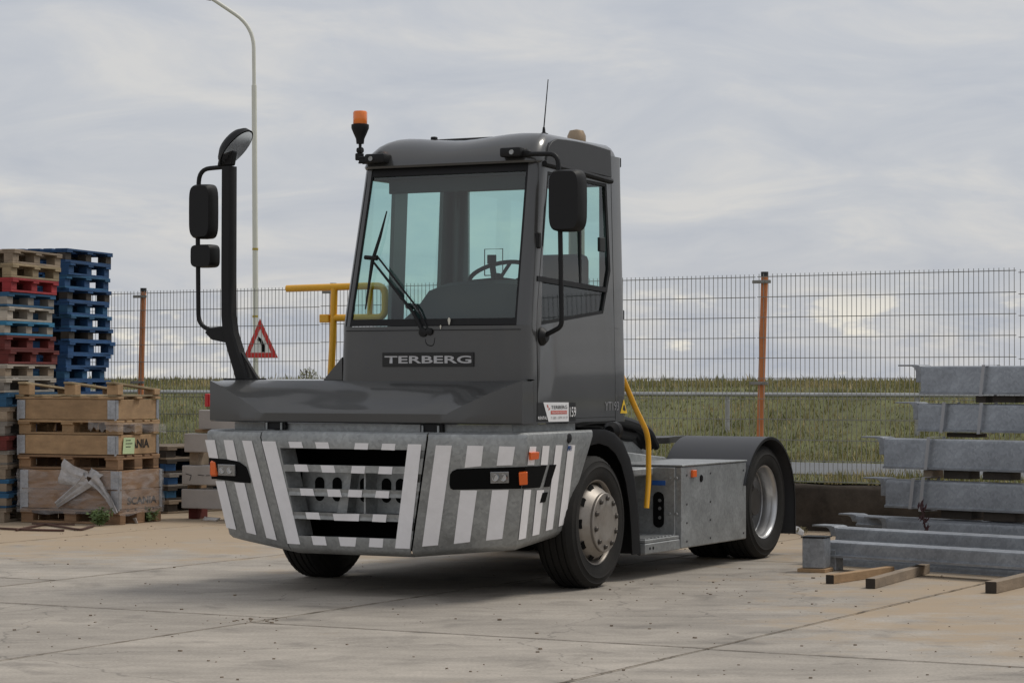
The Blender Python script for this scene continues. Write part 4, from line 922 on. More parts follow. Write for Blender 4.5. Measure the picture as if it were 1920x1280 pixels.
q = lp_(388, 750); MB().box(q.x - .01, q.x + .03, q.y - .02, q.y + .02, q.z - .05, q.z + .05, .006).build('side_reflector', mat('red_lens', (.5, .02, .02), .3), T)

# shut lines and small fittings on the cab side
for a, b in (((.2475, 1.185), (.2475, 2.9)), ((-.985, 1.185), (-.985, 1.80))):
    MB().tube([side(*a, .013), side(a[0], (a[1] + b[1]) / 2, .013), side(*b, .013)], .0045, 5).build('shut_line', black, door)
MB().tube([side(-.985, 1.20, .013), side(.247, 1.20, .013)], .003, 5).build('shut_line', black, door)
MB().box(-.2, 1.15, -1.118, -1.108, 1.7985, 1.802).build('panel_seam', black, cab)
# ---------- lettering
bd = [t_plane(x, y, V(0, -1.095, 0), V(0, 1, 0)) for x, y in ((720, 661), (891, 687))]
v0, v1, z0, z1 = bd[0].x, bd[1].x, bd[1].z, bd[0].z
bo = MB().box(v0, v1, -1.120, -1.10, z0, z1, .002).build('name_plate', mat('badge_black', (.008, .008, .008), .5), cab)
text_mesh('TERBERG', (v0 + .02, -1.1205, z0 + .022), (1, 0, 0), (0, 0, 1), v1 - v0 - .035, z1 - z0 - .045, letter, bo, bold=.022, lift=.0015)
def sp_(x, y): q = t_plane(x, y, V(1.2, 0, 0), V(1, 0, 0)); return q.y, q.z
def side_patch(pix, mt, name, off, parent): 
    q = [sp_(*p) for p in pix]; return MB().add([V(1.203 + off, u, z) for u, z in q], [tuple(range(len(q)))]).build(name, mt, parent, smooth=False)
Z3 = lambda x, y: (980 + x / 8.727, 740 + y / 8.727)
side_patch([Z3(200, 130), Z3(830, 125), Z3(832, 425), Z3(195, 440)], mat('badge_black', (0, 0, 0)), 'decal_ground', .0135, door)
lab = side_patch([Z3(300, 122), Z3(715, 122), Z3(715, 432), Z3(385, 440)], white, 'rental_label', .0150, door)
def side_text(s, x0, y0, x1, y1, mt, bold=.01, off=.0170, parent=door):
    u0, z0 = sp_(*Z3(x0, y1)); u1, z1 = sp_(*Z3(x1, y0)); text_mesh(s, (1.203 + off, u0, z0), (0, 1, 0), (0, 0, 1), u1 - u0, z1 - z0, mt, parent, bold=bold)
darkp = mat('dark_print', (.03, .03, .03), .5)
side_text('TERBERG', 425, 168, 685, 232, darkp, .006); side_text('T 085 - 079 10 19', 420, 348, 690, 395, mat('grey_print', (.25, .25, .25), .5), .005)
side_patch([Z3(420, 258), Z3(685, 255), Z3(685, 310), Z3(420, 315)], redp, 'red_bar', .0165, lab)
side_text('TRACTOR RENTALS', 430, 268, 678, 302, white, .004, .0180)
side_patch([Z3(355, 160), Z3(372, 165), Z3(385, 215), Z3(365, 205)], redp, 'logo_mark', .0165, lab); side_patch([Z3(388, 215), Z3(412, 212), Z3(395, 250), Z3(378, 250)], redp, 'logo_mark', .0165, lab)
side_text('RENTAL', 208, 348, 355, 405, white, .004); side_text('159', 728, 195, 828, 360, white, .004)
side_text('YT193', 1308, 108, 1532, 258, mat('pale_print', (.30, .30, .31), .4, .3), .0)
side_patch([Z3(1618, 68), Z3(1675, 300), Z3(1560, 300)], mat('warning_yellow', (.75, .48, .02), .5), 'warning_triangle', .0150, door)
side_patch([Z3(1612, 165), Z3(1628, 165), Z3(1648, 255), Z3(1630, 262), Z3(1600, 240)], darkp, 'warning_mark', .0165, door)

# bird droppings
drop = mat('dropping_white', (.6, .58, .5), .7)
for x, y, pl_, r_ in ((842, 602, V(0, -1.12, 0), .016), (826, 613, V(0, -1.118, 0), .009)):
    q = t_plane(x, y, pl_, V(0, 1, 0)); MB().add([V(q.x + r_ * .6 * math.cos(a) * (1 + .3 * math.sin(3 * a)), q.y, q.z + r_ * 1.6 * math.sin(a)) for a in np.linspace(0, 6.283, 12)[:-1]], [tuple(range(11))]).build('bird_dropping', drop, cab, smooth=False)

# ================================================================== STACKED GOODS
# ---------- pallets
woodc = {'wood': (.25, .195, .14), 'pale': (.35, .315, .265), 'tan': (.37, .24, .13), 'brown': (.26, .155, .085), 'yellowed': (.29, .225, .135), 'red': (.27, .026, .03), 'maroon': (.13, .022, .018), 'blue': (.022, .095, .19), 'sky': (.03, .17, .30), 'navy': (.014, .062, .16), 'grey': (.22, .20, .175), 'dark': (.045, .036, .028)}
def wmat(k): return mat('wood_' + k, woodc[k], .85, 0, .28, 4, .35, 40, dirt=(woodc[k][0] * .55, woodc[k][1] * .55, woodc[k][2] * .55), dirt_amt=.6, rand=.24, stretch=(1, 1, 3))
PL, PW, PH = 1.2, .8, .146
box_cache = {}
def box_me(lx, ly, lz, b=.003):
    k = (round(lx, 3), round(ly, 3), round(lz, 3))
    if k not in box_cache: box_cache[k] = MB().box(-lx / 2, lx / 2, -ly / 2, ly / 2, -lz / 2, lz / 2, b).mesh('board', smooth=False)
    return box_cache[k]
pm_cache = {}
def piece(name, lx, ly, lz, loc, key, parent):
    kk = (round(lx, 3), round(ly, 3), round(lz, 3), key)
    if kk not in pm_cache:
        me = box_me(lx, ly, lz).copy(); me.materials.append(wmat(key)); pm_cache[kk] = me
    o = mobj(name, pm_cache[kk], None, parent); o.location = loc; return o
def make_pallet(main, block=None, label='', group=None, cat='pallet'):
    # origin at the near corner: length along +y, width along -x
    r = empty('pallet', (0, 0, 0), 0, label, cat, group); block = block or main
    for y in (.0725, .6, 1.1275):                          # stringer boards across
        piece('stringer_board', .8, .145, .022, (-.4, y, .111), main, r)
    for x, wd in ((.0725, .145), (.4, .145), (.7275, .145)):
        piece('bottom_board', .1 if x != .4 else .145, 1.2, .022, (-x, .6, .011), main, r)
        for y in (.0725, .6, 1.1275): piece('block', .1 if x != .4 else .145, .145, .078, (-x, y, .061), block, r)
    for x in (.0725, .236, .4, .564, .7275):
        piece('top_board', .145 if x in (.0725, .4, .7275) else .1, 1.2, .022, (-x, .6, .133), main, r)
    return r
protos = {}
def pallet(main, block, corner, dirang, z, label, group, jx=0, jy=0, ja=0, tilt=None):
    k = (main, block)
    if k not in protos: o = make_pallet(main, block); protos[k] = o
    else: o = copy_tree(protos[k])
    d = Vector((math.sin(dirang), math.cos(dirang), 0)); n = Vector((d.y, -d.x, 0))
    o.location = corner + d * jy + n * jx + Vector((0, 0, z)); o.rotation_euler = (0, 0, -dirang + ja)
    if tilt: o.rotation_euler = (tilt[0], tilt[1], -dirang + ja)
    tag(o, label, 'pallet', group); return o
ORD = ['bottom', 'second lowest', 'third lowest', 'fourth lowest', 'fifth lowest', 'sixth lowest', 'seventh lowest', 'eighth lowest', 'ninth lowest', 'tenth lowest', 'eleventh lowest', 'twelfth lowest', 'thirteenth lowest', 'fourteenth lowest', 'fifteenth lowest', 'sixteenth lowest', 'seventeenth lowest', 'eighteenth lowest', 'nineteenth lowest', 'topmost']
# mixed stack, far left: colours from the top down
P1 = at_depth(25, 706, 25.25); P1 = Vector((P1.x, P1.y, 0)); A1 = R(13)
cols_ = [('wood', 'wood', 'weathered brown'), ('yellowed', 'yellowed', 'yellowish'), ('red', 'red', 'bright red'), ('blue', 'grey', 'dark blue, grey blocked'), ('pale', 'pale', 'pale grey'), ('sky', 'pale', 'light blue, pale blocked'), ('maroon', 'maroon', 'maroon'), ('maroon', 'maroon', 'maroon'), ('pale', 'wood', 'whitish'), ('pale', 'grey', 'whitish'),
         ('blue', 'blue', 'green-blue'), ('wood', 'wood', 'brown'), ('grey', 'grey', 'grey'), ('maroon', 'maroon', 'dark red'), ('grey', 'wood', 'grey'), ('wood', 'wood', 'brown'), ('blue', 'wood', 'blue, brown blocked'), ('blue', 'wood', 'blue, brown blocked'), ('wood', 'wood', 'brown')]
nl = len(cols_)
for i, (a, b, nm) in enumerate(cols_):
    k = nl - 1 - i; jit = .0 if i < 3 else random.uniform(-.035, .01)
    lab = f'{nm} pallet, {ORD[k] if k < nl - 1 else "topmost"} in the mixed stack at the left edge'
    pallet(a, b, P1, A1, k * .1468 + .002, lab, 'pallets in the mixed stack', jit - (.05 if 3 <= i else 0), random.uniform(-.03, .03), random.uniform(-.03, .03))
# blue stack behind it
P2 = at_depth(130, 706, 27.0); P2 = Vector((P2.x, P2.y, 0)); A2 = R(13.5)
for k in range(20):
    a = 'navy' if k not in (17, 14) else 'blue'; b = 'navy' if (k * 7) % 5 else 'blue'
    if k in (19, 16, 13): b = 'dark'
    if k == 17: a = 'blue'
    lab = f'blue painted pallet, {ORD[k] if k < 19 else "topmost"} of the tall blue stack'
    pallet(a, b, P2, A2, k * .1442 + .002, lab, 'pallets in the blue stack', random.uniform(-.04, .025), random.uniform(-.04, .04), random.uniform(-.035, .035))
# low stack behind the crates
P3 = at_depth(305, 900, 26.9); P3 = Vector((P3.x, P3.y, 0))
for k in range(5):
    pallet(['wood', 'dark', 'grey', 'dark', 'wood'][k], ['dark', 'blue', 'navy', 'navy', 'dark'][k], P3 + Vector((.06, 0, 0)), R(40), k * PH + .002, f'worn pallet, {ORD[k] if k < 4 else "topmost"} of the low stack between crates and concrete beams', 'pallets in the low stack', random.uniform(-.02, .02), 0, random.uniform(-.03, .03))

# ---------- collar crates
CA = R(24.5); CC = at_z(223, 984, 0); CD = Vector((math.sin(CA), math.cos(CA), 0)); CN = Vector((-CD.y, CD.x, 0))   # CN: towards the left
hinge = galv_mat('hinge_steel', (.38, .40, .43), .5)
def crate_frame(z0, z1, nb, key, label, off=0, jx=0):
    r = empty('pallet_collar', CC + Vector((0, 0, z0)) - CN * jx, -CA, label, 'crate', 'wooden collar crates')
    # local: x negative = along the long (left) face, y = along the short (right) face
    hb_ = (z1 - z0) / nb; t = .022
    for k in range(nb):
        z = hb_ * (k + .5); g_ = hb_ - .004
        piece('board', 1.15, t, g_, (-.6, t / 2 + .01, z), key, r); piece('board', 1.15, t, g_, (-.6, .8 - t / 2 - .01, z), key, r)
        piece('board', t, .76, g_, (-t / 2 - .008, .4, z), 'tan' if key == 'tan' else key, r); piece('board', t, .76, g_, (-1.2 + t / 2 + .008, .4, z), key, r)
        for (x, y) in ((0, 0), (-1.2, 0), (0, .8), (-1.2, .8)):
            sx = -1 if x == 0 else 1; sy = 1 if y == 0 else -1
            m = MB(); m.box(*sorted((x, x + sx * .10)), *sorted((y - sy * .0, y + sy * .006)), z - g_ / 2 + .006, z + g_ / 2 - .006); m.box(*sorted((x - sx * -.0, x + sx * .005)), *sorted((y, y + sy * .05)), z - g_ / 2 + .006, z + g_ / 2 - .006)
            m.tube([(x + sx * .01, y + sy * .01, z - g_ / 2 - .012), (x + sx * .01, y + sy * .01, z + g_ / 2 - .01)], .012, 8)
            for q in (-.06, -.02, .03, .065): m.box(*sorted((x + sx * .06, x + sx * .075)), *sorted((y - sy * .003, y)), z + q * g_ / .2 - .006, z + q * g_ / .2 + .006)
            m.build('corner_hinge', hinge, r)
    return r
def zc(y): return EYE - (y - 706) * 24.75 / FPX
zb = .146
pallet('brown', 'brown', CC + CD * .8, CA - R(90), .002, 'brown pallet on the ground under the film wrapped crate', 'pallets under the collar crates')
c1 = crate_frame(.15, zc(882) - .004, 2, 'brown', 'dark brown crate wrapped in clear film, lowest of the collar crates')
pallet('brown', 'brown', CC + CD * .8 + CN * .03, CA - R(90), zc(882), 'brown pallet on top of the film wrapped crate', 'pallets under the collar crates')
z2 = zc(882) + .15; c2 = crate_frame(z2, z2 + .20, 1, 'tan', 'brown one board collar crate with a green paper note', jx=-.04)
pallet('tan', 'tan', CC + CD * .8 + CN * .03, CA - R(90), z2 + .203, 'orange brown pallet under the uppermost collar crate', 'pallets under the collar crates')
z3 = z2 + .203 + .15; c3 = crate_frame(z3, z3 + .205, 1, 'tan', 'light brown one board collar crate, uppermost of the crates', jx=-.04)
# broken pallet lying upside down on the top crate
r = empty('broken_pallet', CC + CN * .36 + Vector((0, 0, z3 + .207)), -CA, 'pale pallet lying upside down with sloping boards on the top crate', 'pallet')
for y in (.06, .4, .74): piece('deck_board', 1.25, .1, .022, (-.28, y, .012), 'tan', r)
for x in (-.85, -.62, -.4, -.16, .05, .27): piece('cross_board', .1, .8, .02, (x, .4, .034), 'yellowed', r)
for x in (-.80, -.24, .27):
    for y in (.06, .74):
        piece('block', .13, .1, .10 if y < .1 else .055, (x, y, .095 if y < .1 else .072), 'tan', r)
    o = piece('skid_board', .1, .86, .022, (x, .40, .128), 'yellowed', r); o.rotation_euler = (R(-5), 0, 0)
# lettering and paper note on the crates
def on_crate(face, a, z, off=.002):
    return (CC + CD * a + CN * -off + Vector((0, 0, z))) if face == 'r' else (CC + CN * a - CD * off + Vector((0, 0, z)))
def crate_text(s, a0, a1, z0, z1, par):
    me = text_mesh(s, on_crate('r', a0, z0, -.006) - Vector((CC.x, CC.y, par.location.z)), CD, (0, 0, 1), a1 - a0, z1 - z0, mat('stencil_black', (.02, .018, .016), .8), None, bold=.03, name='lettering')
    me.parent = par; me.location = (0, 0, 0); me.rotation_euler = (0, 0, CA); return me
crate_text('SCANIA', .16, .70, zc(938) - .055, zc(938) + .02, c1)
crate_text('SCANIA', .14, .62, zc(842), zc(825), c2)
def crate_patch(pts, mt, par, name, off=-.004):
    q = [on_crate('r', a, z, off) - Vector((CC.x, CC.y, par.location.z)) for a, z in pts]
    o = MB().add(q, [tuple(range(len(q)))]).build(name, mt, par, smooth=False); o.rotation_euler = (0, 0, CA); return o
notem = mat('green_paper', (.50, .62, .36), .8, 0, .05)
nt_ = crate_patch([(.115, zc(852)), (.325, zc(852.5)), (.34, zc(822)), (.135, zc(821))], notem, c2, 'paper_note', .006)
for k, y in enumerate((826, 832, 838)): crate_patch([(.17, zc(y + 1.4)), (.26 + .03 * (k % 2), zc(y + 1.4)), (.26 + .03 * (k % 2), zc(y)), (.17, zc(y))], darkp, c2, 'note_line', .008)
# film round the lowest crate
def film_mat():
    m = bpy.data.materials.new('stretch_film'); m.use_nodes = True; t = m.node_tree; t.nodes.clear(); n = t.nodes.new; l = t.links.new
    o = n('ShaderNodeOutputMaterial'); mx = n('ShaderNodeMixShader'); tr = n('ShaderNodeBsdfTransparent'); p = n('ShaderNodeBsdfPrincipled')
    p.inputs['Base Color'].default_value = (.52, .50, .50, 1); p.inputs['Roughness'].default_value = .25
    no = n('ShaderNodeTexNoise'); no.inputs['Scale'].default_value = 5; no.inputs['Detail'].default_value = 6; no.inputs['Distortion'].default_value = 1.2
    tc_ = n('ShaderNodeTexCoord'); mp = n('ShaderNodeMapping'); mp.inputs['Scale'].default_value = (.6, .6, 2.4); l(tc_.outputs['Object'], mp.inputs[0]); l(mp.outputs[0], no.inputs['Vector'])
    mr = n('ShaderNodeMapRange'); l(no.outputs[0], mr.inputs[0]); mr.inputs[1].default_value = .35; mr.inputs[2].default_value = .75; mr.inputs[3].default_value = .05; mr.inputs[4].default_value = .5
    l(mr.outputs[0], mx.inputs[0]); l(tr.outputs[0], mx.inputs[1]); l(p.outputs[0], mx.inputs[2]); l(mx.outputs[0], o.inputs[0])
    bp = n('ShaderNodeBump'); bp.inputs['Strength'].default_value = .6; bp.inputs['Distance'].default_value = .02; l(no.outputs[0], bp.inputs['Height']); l(bp.outputs[0], p.inputs['Normal'])
    return m
film = film_mat(); filmw = mat('bunched_film', (.42, .405, .40), .4, 0, .3, 14, .8, 30)
fl_ = empty('plastic_film', CC, -CA, 'clear stretch film knotted round the lowest collar crate', 'plastic film')
rows = []; ztop = zc(884)
for j in range(13):
    z = .10 + (ztop - .10) * j / 12; ro = []
    per = [(0, .8 - .8 * k / 12) for k in range(12)] + [(-1.2 * k / 18, 0) for k in range(19)] + [(-1.2, .8 * k / 12) for k in range(1, 13)]
    for (x, y) in per:
        f = .014 + abs(noise.noise(Vector((x * 6, y * 6, z * 7)))) * .03
        ex_ = 1 if x == 0 else (-1 if x == -1.2 else 0); ey = -1 if y == 0 else 0
        ro.append(V(x + ex_ * f, y + ey * f, z + (noise.noise(Vector((x * 4, y * 4, 2))) * .03 if j in (0, 12) else 0)))
    rows.append(ro)
MB().loft(rows).build('film_sheet', film, fl_, ang=60)
def ribbon(pts, wd):
    L_ = []
    for i, (a, z, o) in enumerate(pts): L_.append((Vector((-a, -o, z)), wd[i]))
    m = MB(); rr = []
    for i, (p, w_) in enumerate(L_):
        t = (L_[min(i + 1, len(L_) - 1)][0] - L_[max(i - 1, 0)][0]).normalized(); s = Vector((t.z, 0, -t.x)).normalized()
        rr.append([p + s * w_ * k + Vector((0, -.018 * math.cos(k * 9 + i), 0)) for k in (-1, -.6, -.2, .2, .6, 1)])
    m.loft(rr).build('knotted_strip', filmw, fl_, ang=70)
fa = lambda x: (225 - x) / 170 * 1.2            # along the long face, from the picture
ribbon([(fa(128), zc(885), .03), (fa(150), zc(893), .05), (fa(178), zc(899), .07)], [.13, .10, .08])
ribbon([(fa(178), zc(899), .08), (fa(160), zc(917), .05), (fa(122), zc(950), .04)], [.09, .06, .035])
ribbon([(fa(185), zc(899), .08), (fa(198), zc(915), .05), (fa(212), zc(935), .05), (fa(224), zc(962), .03)], [.075, .05, .035, .015])
ribbon([(fa(190), zc(884), .03), (fa(185), zc(897), .07)], [.08, .06])
# torn film hanging from the top crate
f2 = empty('torn_film', CC + Vector((0, 0, z3 - .06)), -CA, 'torn clear film crumpled between the two upper collar crates', 'plastic film', )
rr = []
for k in range(22):
    a = k / 21; x, y = (-.35 + .7 * a, -.02) if a < .5 else (.02, (a - .5) * 1.7)
    h = .05 + .03 * noise.noise(Vector((k * .7, 0, 0)))
    rr.append([V(x + .02 * noise.noise(Vector((k, 1, 0))), y + .025 * noise.noise(Vector((k, j, 5))) - .01, (.06 - j * h * .6) - a * .05) for j in range(4)])
MB().loft(rr).build('film_sheet', filmw if False else film, f2, ang=70)

# ---------- concrete beams with timber spacers beside them
cb_m = mat('pale_concrete', (.43, .40, .375), .9, 0, .12, 3, .3, 30, dirt=(.25, .23, .21), dirt_amt=.3, rand=.08)
def zb_(y): return EYE - (y - 706) * 25.9 / FPX
BE = Vector((.90, -.436, 0)).normalized(); BN = Vector((-BE.y, BE.x, 0)); bang = math.atan2(BE.y, BE.x)
for i, (x0, yt, yb, lb) in enumerate(((340, 916, 952, 'pale concrete beam lowest in the pile left of the bumper'), (341, 872, 908, 'pale concrete beam with a dark scribbled mark, second lowest beside the bumper'), (345, 812, 847, 'pale concrete beam on short brown blocks beside the bumper'), (372, 768, 804, 'pale concrete beam topmost in the pile beside the bumper'))):
    p = at_depth(x0, 706, 25.9); o = MB().box(0, 2.4, 0, .22, 0, zb_(yt) - zb_(yb), .008).build('concrete_beam', cb_m, bev=0); o.location = (p.x, p.y, zb_(yb)); o.rotation_euler = (0, 0, bang); tag(o, lb, 'beam', 'concrete beams')
    if i == 1:
        for k, (a, b_) in enumerate((((.05, .115), (.12, .10)), ((.12, .10), (.10, .045)), ((.2, .105), (.28, .10)), ((.30, .10), (.40, .105)))):
            MB().tube([(a[0], -.001, a[1]), (b_[0], -.001, b_[1])], .004, 5).build('scribbled_mark', darkp, o)
def timber(name, p, ang, lx, ly, lz, key, label, group, tilt=0):
    o = piece(name, lx, ly, lz, (p[0], p[1], p[2] + lz / 2), key, None); o.rotation_euler = (0, tilt, ang); tag(o, label, 'timber', group); return o
def spacer(x, y0, y1, key, label, ex=0):
    p = at_depth(x, 706, 25.98); timber('timber_block', (p.x, p.y + .08, zb_(y1) + .002), bang, .11, .2, zb_(y0) - zb_(y1) - .004, key, label, 'spacers between concrete beams')
spacer(372, 847, 872, 'wood', 'brown wooden block under the second highest concrete beam'); spacer(368, 909, 916, 'tan', 'thin orange brown slat between the two lowest concrete beams')
spacer(370, 952, 973, 'maroon', 'dark red block under the lowest concrete beam')
p = at_depth(392, 706, 25.9); timber('timber', (p.x + .1, p.y + .05, zb_(811)), bang, .5, .15, .035, 'tan', 'yellowish slat under the topmost concrete beam', 'spacers between concrete beams')

# ---------- galvanised steel beams at the right
SE = Vector((.707, -.707, 0)); SA = math.atan2(SE.y, SE.x); SB = Vector((.707, .707, 0))
def steel(x0, yt, yb, D, label, length=5.0, tongue=.24, lipb=.02):
    p = at_depth(x0, 706, D); z0 = EYE - (yb - 706) * D / FPX; z1 = EYE - (yt - 706) * D / FPX; H_ = z1 - z0
    # local x along the beam (to the near right), local y away from the viewer
    r = empty('steel_beam', (p.x, p.y, z0), SA, label, 'steel beam', 'galvanised steel beams')
    t = .012
    prof = [(-lipb, 0), (-lipb, .016), (-.004, .022), (0, .034), (0, H_ - .03), (.008, H_ - .008), (.03, H_), (.17, H_), (.17, H_ - t), (.03, H_ - t), (t, H_ - .035), (t, .03), (.17, .016), (.17, 0)]
    m = MB().loft([[V(x, a, b) for a, b in prof] for x in (0, length)], close=True); n = len(prof)
    m.f += [tuple(range(n)), tuple(range(n, 2 * n))]; m.build('channel', galv2, r, ang=25)
    if tongue:
        hh = min(.14, H_ * .6)
        # folded end: tongue with a rolled corner
        pr = [(-tongue, H_ - .002), (-.10, H_ - .002), (-.07, H_ - .016), (-.055, H_ - .045), (-.055, H_ - hh), (-.002, H_ - hh), (-.002, H_ - .03), (-.014, H_ + .004), (-.05, H_ + .012), (-tongue, H_ + .012)]
        MB().prism([V(a, .005, b) for a, b in pr], (0, .17, 0)).build('end_tongue', galv2, r, bev=.004)
    return r, p, z0, z1
sb = {}
specs = [(1726, 686, 739, 21.2, 'topmost galvanised steel beam of the stack at the right edge'), (1721, 756, 808, 21.2, 'second highest steel beam of the stack at the right edge'),
         (1657, 821, 877, 20.9, 'third highest steel beam, with longer end, of the right stack'), (1660, 898, 950, 20.8, 'fourth highest steel beam just above the lowest pile at right'),
         (1662, 972, 1012, 20.7, 'dark steel beam behind the front pair at the bottom right'), (1566, 988, 1016, 19.6, 'long steel beam resting on the upright steel block at right')]
for s_ in specs: sb[s_[0]] = steel(*s_[:4], s_[4], 5.0 if s_[0] != 1566 else 4.2)
steel(1540, 1013, 1042, 19.15, 'nearest steel beam of the low pile at the bottom right', 4.0, 0, .03)
steel(1567, 1046, 1062, 19.6, 'flat steel beam lying lowest in the pile at bottom right', 4.0, 0, .02)
steel(1640, 1018, 1046, 20.35, 'dark steel beam packed low between the rear and front beams at right', 4.5, 0, .02)
steel(1606, 966, 985, 21.0, 'thin steel beam end showing furthest back in the low pile at right', 4.5, .2, .015)
steel(1600, 1024, 1044, 19.85, 'steel beam just behind the nearest pair in the low pile', 4.0, 0, .02)
# straps, as steel bands round two beams at a time
def on_web(x, y, beam):                     # where a pixel's ray meets the face of that beam
    p = sb[beam][1]; r_ = ray(x, y); return EYEV + r_ * ((p - EYEV).dot(SB) / r_.dot(SB))
strapm = mat('strap_band', (.42, .42, .43), .5, .3, .05)
def strap(x, yt, yb, D, label):
    a = on_web(x + 4, yt, D); b = on_web(x - 2, yb, D); o = empty('strap', b, 0, label, 'strap', 'straps round the steel beams')
    q = SE * .016
    f_ = SB * -.03; h = a - b
    MB().add([-q + f_, q + f_, h + q + f_, h - q + f_, h - q + SB * .19, h + q + SB * .19, q + SB * .19, -q + SB * .19], [(0, 1, 2, 3), (3, 2, 5, 4), (4, 5, 6, 7), (7, 6, 1, 0)]).build('band', strapm, o, smooth=False, solid=.003)
for x, yt, yb, D, lb in ((1844, 684, 742, 1726, 'pale strap round the topmost steel beam'), (1770, 754, 811, 1721, 'pale strap round the second highest steel beam, left of its neighbour'), (1840, 755, 813, 1721, 'pale strap round the second highest steel beam, nearer the right edge'), (1741, 819, 880, 1657, 'grey strap round the third highest steel beam'), (1712, 896, 953, 1660, 'left strap round the fourth highest steel beam'), (1731, 894, 958, 1660, 'right strap round the fourth highest steel beam')):
    strap(x, yt, yb, D, lb)
# timber spacers between the beams
def tsp(x, y0, y1, beam, key, lb, lx=.1, ly=.16):
    a = on_web(x, y0, beam); b = on_web(x, y1, beam); p = b + SB * (ly / 2 + .02)
    timber('timber_spacer', (p.x, p.y, b.z + .002), SA, lx, ly, a.z - b.z - .006, key, lb, 'timber spacers between steel beams')
tsp(1836, 741, 755, 1726, 'dark', 'short dark spacer under the topmost steel beam'); tsp(1880, 741, 755, 1726, 'dark', 'wide dark spacer under the topmost steel beam near the right edge', .22)
tsp(1800, 811, 820, 1721, 'dark', 'dark spacer under the second highest steel beam', .3)
tsp(1737, 880, 897, 1657, 'wood', 'reddish brown spacer under the third highest steel beam', .09); tsp(1790, 881, 898, 1657, 'dark', 'dark spacer under the third highest steel beam', .25); tsp(1865, 884, 900, 1657, 'dark', 'broad dark spacer under the third highest steel beam near the right edge', .26)
tsp(1790, 955, 972, 1660, 'dark', 'dark spacer under the fourth highest steel beam', .3); tsp(1870, 960, 978, 1660, 'dark', 'dark spacer under the fourth highest steel beam near the right edge', .3)
tsp(1900, 1012, 1062, 1662, 'dark', 'dark stacked block under the rear bottom steel beam', .5); tsp(1780, 1012, 1075, 1662, 'dark', 'dark block propping the rear bottom steel beam', .2)
# upright steel block carrying the near beams
p = at_z(1530, 1064, .03); ub = empty('steel_block', (p.x, p.y, 0), SA + R(20), 'upright galvanised steel block at the end of the low beam pile', 'steel block')
MB().box(-.09, .085, -.06, .10, .03, .262, .006).build('body', galv2, ub); MB().box(-.10, .095, -.07, .11, .262, .272, .003).build('top_plate', plastic, ub); MB().box(-.12, .10, -.09, .12, .0, .029, .003).build('wood_foot', wmat('tan'), ub)
p = at_z(1556, 1068, 0); lg = MB().box(-.03, .03, -.05, .05, .0, .16, .004).build('steel_stub', galv2); lg.location = (p.x + .05, p.y, 0); lg.rotation_euler = (0, 0, SA); tag(lg, 'narrow dark steel stub beside the upright steel block', 'steel stub')
# loose timbers on the ground
def lay(x0, y0, x1, y1, s, key, label):
    a = at_z(x0, y0, 0); b = at_z(x1, y1, 0); d = b - a; L_ = d.length; c = (a + b) / 2
    o = timber('timber', (c.x, c.y, .001), math.atan2(d.y, d.x), L_, s, s, key, label, 'timbers lying on the ground')
    e_ = piece('dark_end', .004, s * .98, s * .98, (-L_ / 2 - .001, 0, 0), 'dark', o)
lay(1556, 1094, 1670, 1077, .064, 'tan', 'brown squared timber on the ground nearest the steel block')
lay(1632, 1103, 1735, 1074, .07, 'wood', 'squared timber with dark end between the two other ground timbers')
lay(1858, 1112, 1990, 1080, .08, 'wood', 'squared timber with dark end at the right edge of the ground')
for x, y, s in ((1636.5, 1094, .079), ): pass
# twig with dark red leaves at the beams
p = at_depth(1738, 985, 20.0); tw = empty('dry_weed', (p.x, p.y, .15), 0, 'dark red dried weed in front of the fourth steel beam', 'weed')
m = MB().tube([(0, 0, 0), (-.01, 0, .12), (-.05, 0, .32)], .004, 5)
m.build('stem', mat('dark_twig', (.05, .022, .022), .9), tw); m = MB()
for k in range(16):
    t = random.random(); q = V(-.05 * t + random.gauss(0, .015), random.gauss(0, .01), .1 + .22 * t); d = V(random.gauss(0, .02), 0, .035); f_ = V(.011, 0, 0); m.add([q - d, q + f_, q + d, q - f_], [(0, 1, 2, 3)])
m.build('leaves', mat('dark_red_leaf', (.05, .018, .02), .8), tw, smooth=False)

# ---------- weeds, rods and litter on the sand
leafm = mat('weed_leaf', (.07, .11, .028), .7, 0, .4, 30)
drym = mat('dry_moss', (.13, .11, .05), .9, 0, .4, 30)
def weed(x, y, h, label, n=150, sp=.16):
    p = at_z(x, y, 0); r = empty('weed', p, 0, label, 'weed', 'green weeds'); m = MB(); s = MB()
    for k in range(16):
        a = random.uniform(0, 6.28); t = V(math.cos(a) * sp * random.random(), math.sin(a) * sp * random.random(), h * random.uniform(.5, 1)); s.tube([(0, 0, 0), V(t.x * .3, t.y * .3, t.z * .6), t], .003, 4)
        for j in range(n // 16):
            q = t * random.uniform(.3, 1) + V(random.gauss(0, .02), random.gauss(0, .02), random.gauss(0, .015)); d = V(random.gauss(0, 1), random.gauss(0, 1), random.gauss(0, .7)).normalized() * random.uniform(.018, .035); f_ = d.orthogonal().normalized() * .008
            m.add([q - d, q + f_, q + d, q - f_], [(0, 1, 2, 3)])
    lm = leafm if h > .1 else drym; (s.build('stems', lm, r) if h > .02 else None); m.build('leaves', lm, r, smooth=False)
weed(186, 986, .22, 'leafy green weed in front of the film wrapped crate', 260, .2); weed(278, 978, .16, 'low green weed at the right corner of the film wrapped crate', 170, .16)
weed(1500, 1000, .06, 'tiny green weed at the foot of the low wall', 60, .08)
rodm = mat('rusty_rod', (.075, .035, .025), .85, 0, .3)
def rods(L_, label, r_=.012):
    p0 = at_z(*L_[0], 0); o = MB().tube(smooth_path([at_z(x, y, .015) - p0 for x, y in L_], .15, 4), r_, 6).build('rusty_rod', rodm); o.location = p0; tag(o, label, 'rod', 'rusty rods on the sand')
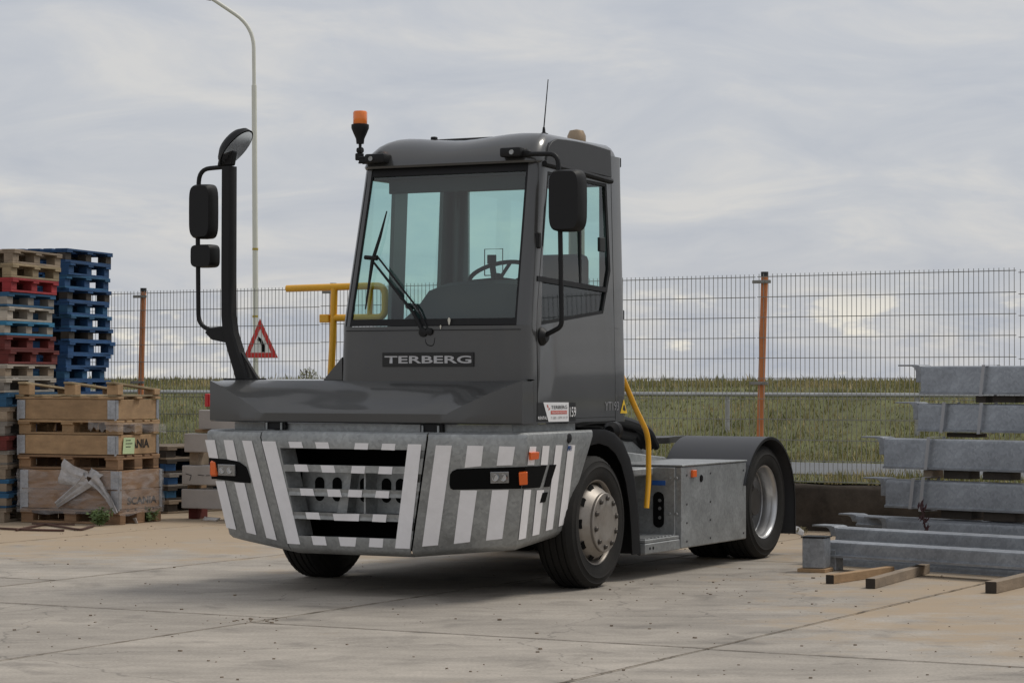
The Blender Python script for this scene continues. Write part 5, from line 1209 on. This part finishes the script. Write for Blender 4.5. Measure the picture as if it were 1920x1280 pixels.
rods([(0, 990), (60, 993), (120, 994)], 'rusty rod lying at the left edge of the sand'); rods([(30, 993), (85, 982), (150, 993), (176, 985)], 'bent rusty rod in front of the crates'); rods([(60, 981), (140, 983)], 'short straight rod close to the lowest crate', .008)
litm = mat('white_litter', (.6, .58, .56), .6, 0, .1, 10, .3)
def litter(pts, D_, label, h=.03):
    p0 = at_z(*pts[0], 0); m = MB(); q = [at_z(x, y, 0) - p0 for x, y in pts]; n = len(q)
    top = [a + V(random.gauss(0, .01), random.gauss(0, .01), h * random.uniform(.4, 1)) for a in q]; c = sum(top, V(0, 0, 0)) / n + V(0, 0, h * .5)
    m.add(q + top + [c], [(i, (i + 1) % n, (i + 1) % n + n, i + n) for i in range(n)] + [(i + n, (i + 1) % n + n, 2 * n) for i in range(n)]); o = m.build('litter', litm, smooth=False); o.location = p0 + V(0, 0, .002); tag(o, label, 'litter', 'scraps on the ground')
litter([(1488, 998), (1505, 1004), (1508, 1001), (1492, 994)], 24, 'white scrap at the foot of the wall beside the rear mudguard', .05)
litter([(225, 978), (258, 981), (266, 972), (250, 968), (235, 974)], 25, 'crumpled clear scrap of film on the sand at the crate corner', .06)
litter([(380, 975), (405, 977), (412, 974), (384, 972)], 25, 'pale flat scrap under the concrete beams', .02)
pebm = mat('pebble', (.16, .125, .09), .9, 0, .3, 20, rand=.4)
debris = MB()
for k in range(380):
    # crumbs of soil and straw, mostly along the joints and towards the stacks
    if k % 3: x, y = random.uniform(0, 1920), random.uniform(1000, 1275)
    else:
        t = random.random(); x, y = (480 + 60 * random.gauss(0, .5), 1163 + random.gauss(0, 3)) if t < .2 else (random.uniform(1100, 1800), random.uniform(1070, 1130)) if t < .7 else (random.uniform(0, 420), random.uniform(985, 1030))
    p = at_z(x, y, 0); s_ = abs(random.gauss(0, .0028)) + .0015
    debris.box(-s_, s_, -s_ * random.uniform(.5, 2.5), s_, 0, s_ * 1.1, 0, Matrix.Translation(p) @ Matrix.Rotation(random.uniform(0, 3), 4, 'Z'))
tag(debris.build('soil_crumbs', pebm, smooth=False), 'crumbs of soil and straw scattered over the concrete', 'debris', kind='stuff')
